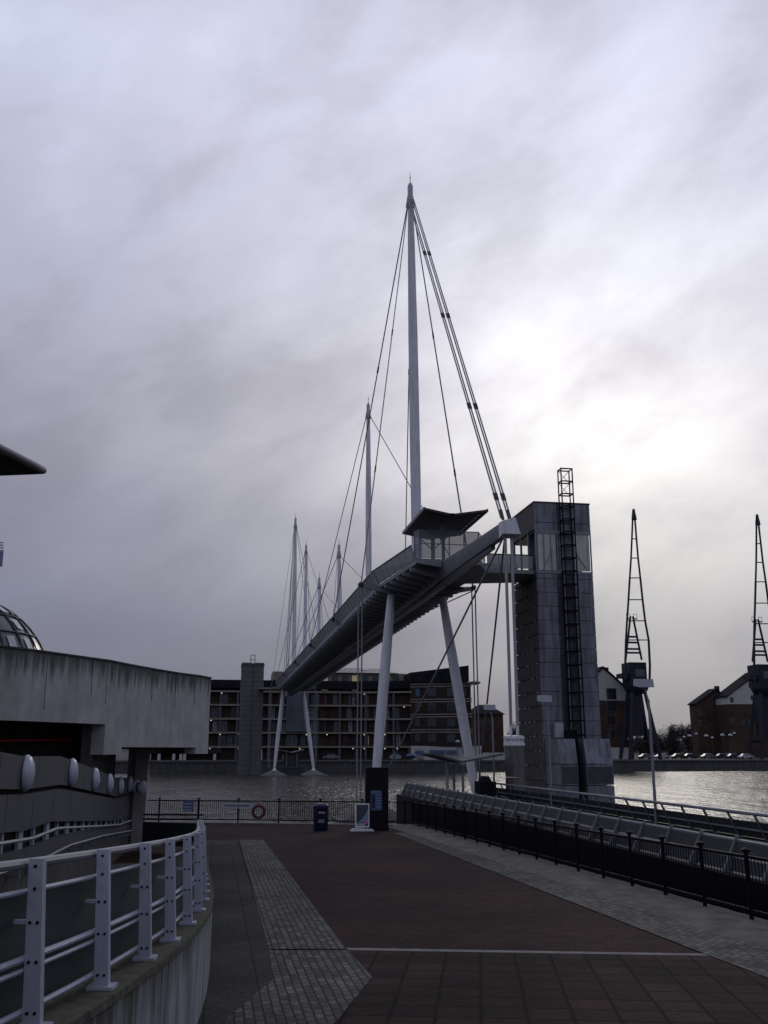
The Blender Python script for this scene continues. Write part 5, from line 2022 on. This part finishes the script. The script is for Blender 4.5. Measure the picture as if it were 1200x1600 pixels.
# --- floating shelter between the far legs
fs_ = thing('floating_shelter', (AX, 214, WATER), 'small glazed shelter with gull-wing roof on a white-edged pontoon under the far bridge end', 'shelter')
a, b_ = sight(437, 1199, 214), sight(475, 1199, 214)
zp = a.z
part('pontoon', MB().box(a.x, b_.x, 214, 222, WATER - .3, zp), DKSTEEL, fs_)
part('pontoon_edge', MB().box(a.x - .1, b_.x + .1, 213.85, 213.99, zp - .15, zp + .25), PIERW, fs_)
part('glass_box', MB().box(a.x + .9, b_.x - .9, 216, 220, zp, zp + 2.5), GLASS, fs_)
zr_ = sight(456, 1172, 214).z
mb = MB()
xm_ = (a.x + b_.x) / 2
for xa, za_, xb, zb_ in ((a.x, zr_, xm_, zr_ - .6), (xm_, zr_ - .6, b_.x, zr_)):
    mb.hexa([(xa, 214, za_), (xb, 214, zb_), (xb, 221, zb_), (xa, 221, za_), (xa, 214, za_ + .15), (xb, 214, zb_ + .15), (xb, 221, zb_ + .15), (xa, 221, za_ + .15)])
part('roof', mb, BRACK, fs_)
for x in (a.x + 1.5, b_.x - 1.5):
    part('post', MB().tube((x, 215, zp), (x, 215, zr_ - .1), .12), STEEL, fs_)

# ================================================================ WORLD
w = bpy.data.worlds.new('World')
SC.world = w
w.use_nodes = True
nt = w.node_tree
N, L = nt.nodes, nt.links
for n_ in list(N):
    N.remove(n_)
out = N.new('ShaderNodeOutputWorld')
bg = N.new('ShaderNodeBackground')
L.new(bg.outputs[0], out.inputs['Surface'])
SV = (sight(880, 655, 100) - Vector((0, 0, EYE))).normalized()
sun_el = math.asin(SV.z)
sun_az = math.atan2(SV.x, SV.y)


def M(op, a, b=None, c=None, clamp=False):
    n = N.new('ShaderNodeMath')
    n.operation = op
    n.use_clamp = clamp
    for i, q in enumerate((a, b, c)):
        if q is None:
            continue
        if isinstance(q, (int, float)):
            n.inputs[i].default_value = q
        else:
            L.new(q, n.inputs[i])
    return n.outputs[0]


def RAMP(fac, stops, interp='EASE'):
    n = N.new('ShaderNodeValToRGB')
    cr = n.color_ramp
    cr.interpolation = interp
    while len(cr.elements) > 1:
        cr.elements.remove(cr.elements[-1])
    for i, (p_, c) in enumerate(stops):
        e = cr.elements[0] if i == 0 else cr.elements.new(p_)
        e.position = p_
        e.color = (tuple(c) if not isinstance(c, (int, float)) else (c, c, c)) + (1,)
    L.new(fac, n.inputs['Fac'])
    return n.outputs['Color']


def MIX(fac, a, b, blend='MIX'):
    n = N.new('ShaderNodeMixRGB')
    n.blend_type = blend
    for i, q in enumerate((fac, a, b)):
        if isinstance(q, (int, float)):
            n.inputs[i].default_value = q
        elif isinstance(q, tuple):
            n.inputs[i].default_value = q + (1,)
        else:
            L.new(q, n.inputs[i])
    return n.outputs[0]


tc = N.new('ShaderNodeTexCoord')
dirv = tc.outputs['Generated']
sep = N.new('ShaderNodeSeparateXYZ')
L.new(dirv, sep.inputs[0])
dt = N.new('ShaderNodeVectorMath')
dt.operation = 'DOT_PRODUCT'
L.new(dirv, dt.inputs[0])
dt.inputs[1].default_value = SV
cosg = M('MAXIMUM', dt.outputs['Value'], 0.0)
zup = M('MAXIMUM', sep.outputs['Z'], 0.0)
# overcast base colour by height (z = sin elevation)
base = RAMP(zup, [(0.0, (.158, .165, .222)), (.10, (.172, .180, .252)), (.20, (.196, .205, .298)), (.36, (.285, .292, .405)), (.52, (.42, .44, .585)), (.63, (.53, .56, .73)), (.8, (.32, .35, .46)), (1.0, (.16, .18, .26))], 'LINEAR')
# soft drifting cloud masses, streaked along a slanting wind


def DOT(vec):
    n = N.new('ShaderNodeVectorMath')
    n.operation = 'DOT_PRODUCT'
    L.new(dirv, n.inputs[0])
    n.inputs[1].default_value = vec
    return n.outputs['Value']


def cloud(tilt, s1, s2, s3, detail, rough, seed, dist=0.0):
    ca, sa = math.cos(tilt), math.sin(tilt)
    c3 = N.new('ShaderNodeCombineXYZ')
    L.new(DOT((ca * s1, 0, sa * s1)), c3.inputs[0])
    L.new(DOT((-sa * s2, 0, ca * s2)), c3.inputs[1])
    L.new(M('ADD', DOT((0, s3, 0)), seed), c3.inputs[2])
    n_ = N.new('ShaderNodeTexNoise')
    n_.inputs['Scale'].default_value = 1.0
    n_.inputs['Detail'].default_value = detail
    n_.inputs['Roughness'].default_value = rough
    n_.inputs['Distortion'].default_value = dist
    L.new(c3.outputs[0], n_.inputs['Vector'])
    return n_.outputs['Fac']


cA = cloud(R(27), 2.6, 4.6, 2.4, 3.5, .5, 3.7, .25)
cB = cloud(R(22), 7.5, 13.0, 7.0, 7.0, .62, 9.1, .25)
cl = M('ADD', M('MULTIPLY', cA, .66), M('MULTIPLY', cB, .34))
amp = RAMP(zup, [(.03, .1), (.2, .5), (.4, 1.0)], 'EASE')
shade = RAMP(cl, [(.33, .80), (.5, 1.0), (.67, 1.2)], 'EASE')
shade = MIX(amp, (1.0, 1.0, 1.0), shade)
col = MIX(1.0, base, shade, 'MULTIPLY')
# purple-grey warmth in thicker cloud
warm = RAMP(cA, [(.36, (1.01, .985, .99)), (.62, (.97, 1.0, 1.03))], 'EASE')
col = MIX(1.0, col, warm, 'MULTIPLY')
# the hidden sun behind the veil
g1 = M('MULTIPLY', M('POWER', cosg, 420.0), .09)
g2 = M('MULTIPLY', M('POWER', cosg, 45.0), .25)
g3 = M('MULTIPLY', M('POWER', cosg, 7.0), .31)
gl_ = M('ADD', M('ADD', g1, g2), g3)
SV2 = (sight(1090, 830, 100) - Vector((0, 0, EYE))).normalized()
cos2 = M('MAXIMUM', DOT(tuple(SV2)), 0.0)
glow2 = M('MULTIPLY', M('POWER', cos2, 26.0), .19)
gl_ = M('MULTIPLY', gl_, RAMP(cl, [(.36, .7), (.62, 1.12)], 'EASE'))
# glow fades into the murk near the horizon
gl_ = M('MULTIPLY', gl_, RAMP(zup, [(.03, .06), (.10, .24), (.2, .70), (.30, 1.0)], 'EASE'))
gtint = RAMP(zup, [(.08, (1.0, .95, .80)), (.34, (1.0, .97, .91)), (.55, (1.0, .98, 1.0))], 'LINEAR')
gc = MIX(1.0, gtint, gl_, 'MULTIPLY')
col = MIX(1.0, col, gc, 'ADD')
glow2 = M('MULTIPLY', glow2, RAMP(cl, [(.36, .55), (.62, 1.2)], 'EASE'))
col = MIX(1.0, col, MIX(1.0, (1.0, .92, .70), glow2, 'MULTIPLY'), 'ADD')
col = MIX(1.0, col, (1.02, 1.015, .985), 'MULTIPLY')
# slightly brighter away from the sun, to lift camera-facing sides
back = M('MULTIPLY_ADD', dt.outputs['Value'], .5, .5)
back_gain = RAMP(back, [(0.0, 1.15), (.45, 1.05), (.75, 1.0), (1.0, 1.0)], 'LINEAR')
col = MIX(1.0, col, back_gain, 'MULTIPLY')
# clear sky that leaks through
sky = N.new('ShaderNodeTexSky')
sky.sky_type = 'NISHITA'
sky.sun_disc = False
sky.sun_elevation = sun_el
sky.sun_rotation = sun_az
skyc = MIX(1.0, sky.outputs[0], (.0012, .0012, .0012), 'MULTIPLY')
col = MIX(1.0, col, skyc, 'ADD')
# nothing bright below the horizon
low = RAMP(M('MULTIPLY_ADD', sep.outputs['Z'], 4.0, .5), [(.3, .12), (.5, 1.0)], 'LINEAR')
col = MIX(1.0, col, low, 'MULTIPLY')
L.new(col, bg.inputs['Color'])
bg.inputs['Strength'].default_value = 1.0

su = bpy.data.lights.new('sun', 'SUN')
su.energy = .3
su.angle = R(14)
su.color = (1, .93, .82)
so = bpy.data.objects.new('sun', su)
so.rotation_euler = (-SV).to_track_quat('-Z', 'Y').to_euler()
so.location = (30, 100, 80)
COL.objects.link(so)

# ================================================================ CAMERA
cam = bpy.data.cameras.new('camera')
cam.sensor_fit = 'VERTICAL'
cam.sensor_height = 24
cam.sensor_width = 18
cam.lens = F / 1600 * 24
cam.clip_start = .1
cam.clip_end = 6000
co = bpy.data.objects.new('camera', cam)
co.location = (0, 0, EYE)
co.rotation_euler = (R(90) + PITCH, 0, -YAW)
COL.objects.link(co)
SC.camera = co
SC.view_settings.view_transform = 'Standard'
SC.view_settings.look = 'None'
SC.view_settings.exposure = 0
SC.view_settings.gamma = 1
SC.cycles.use_denoising = True
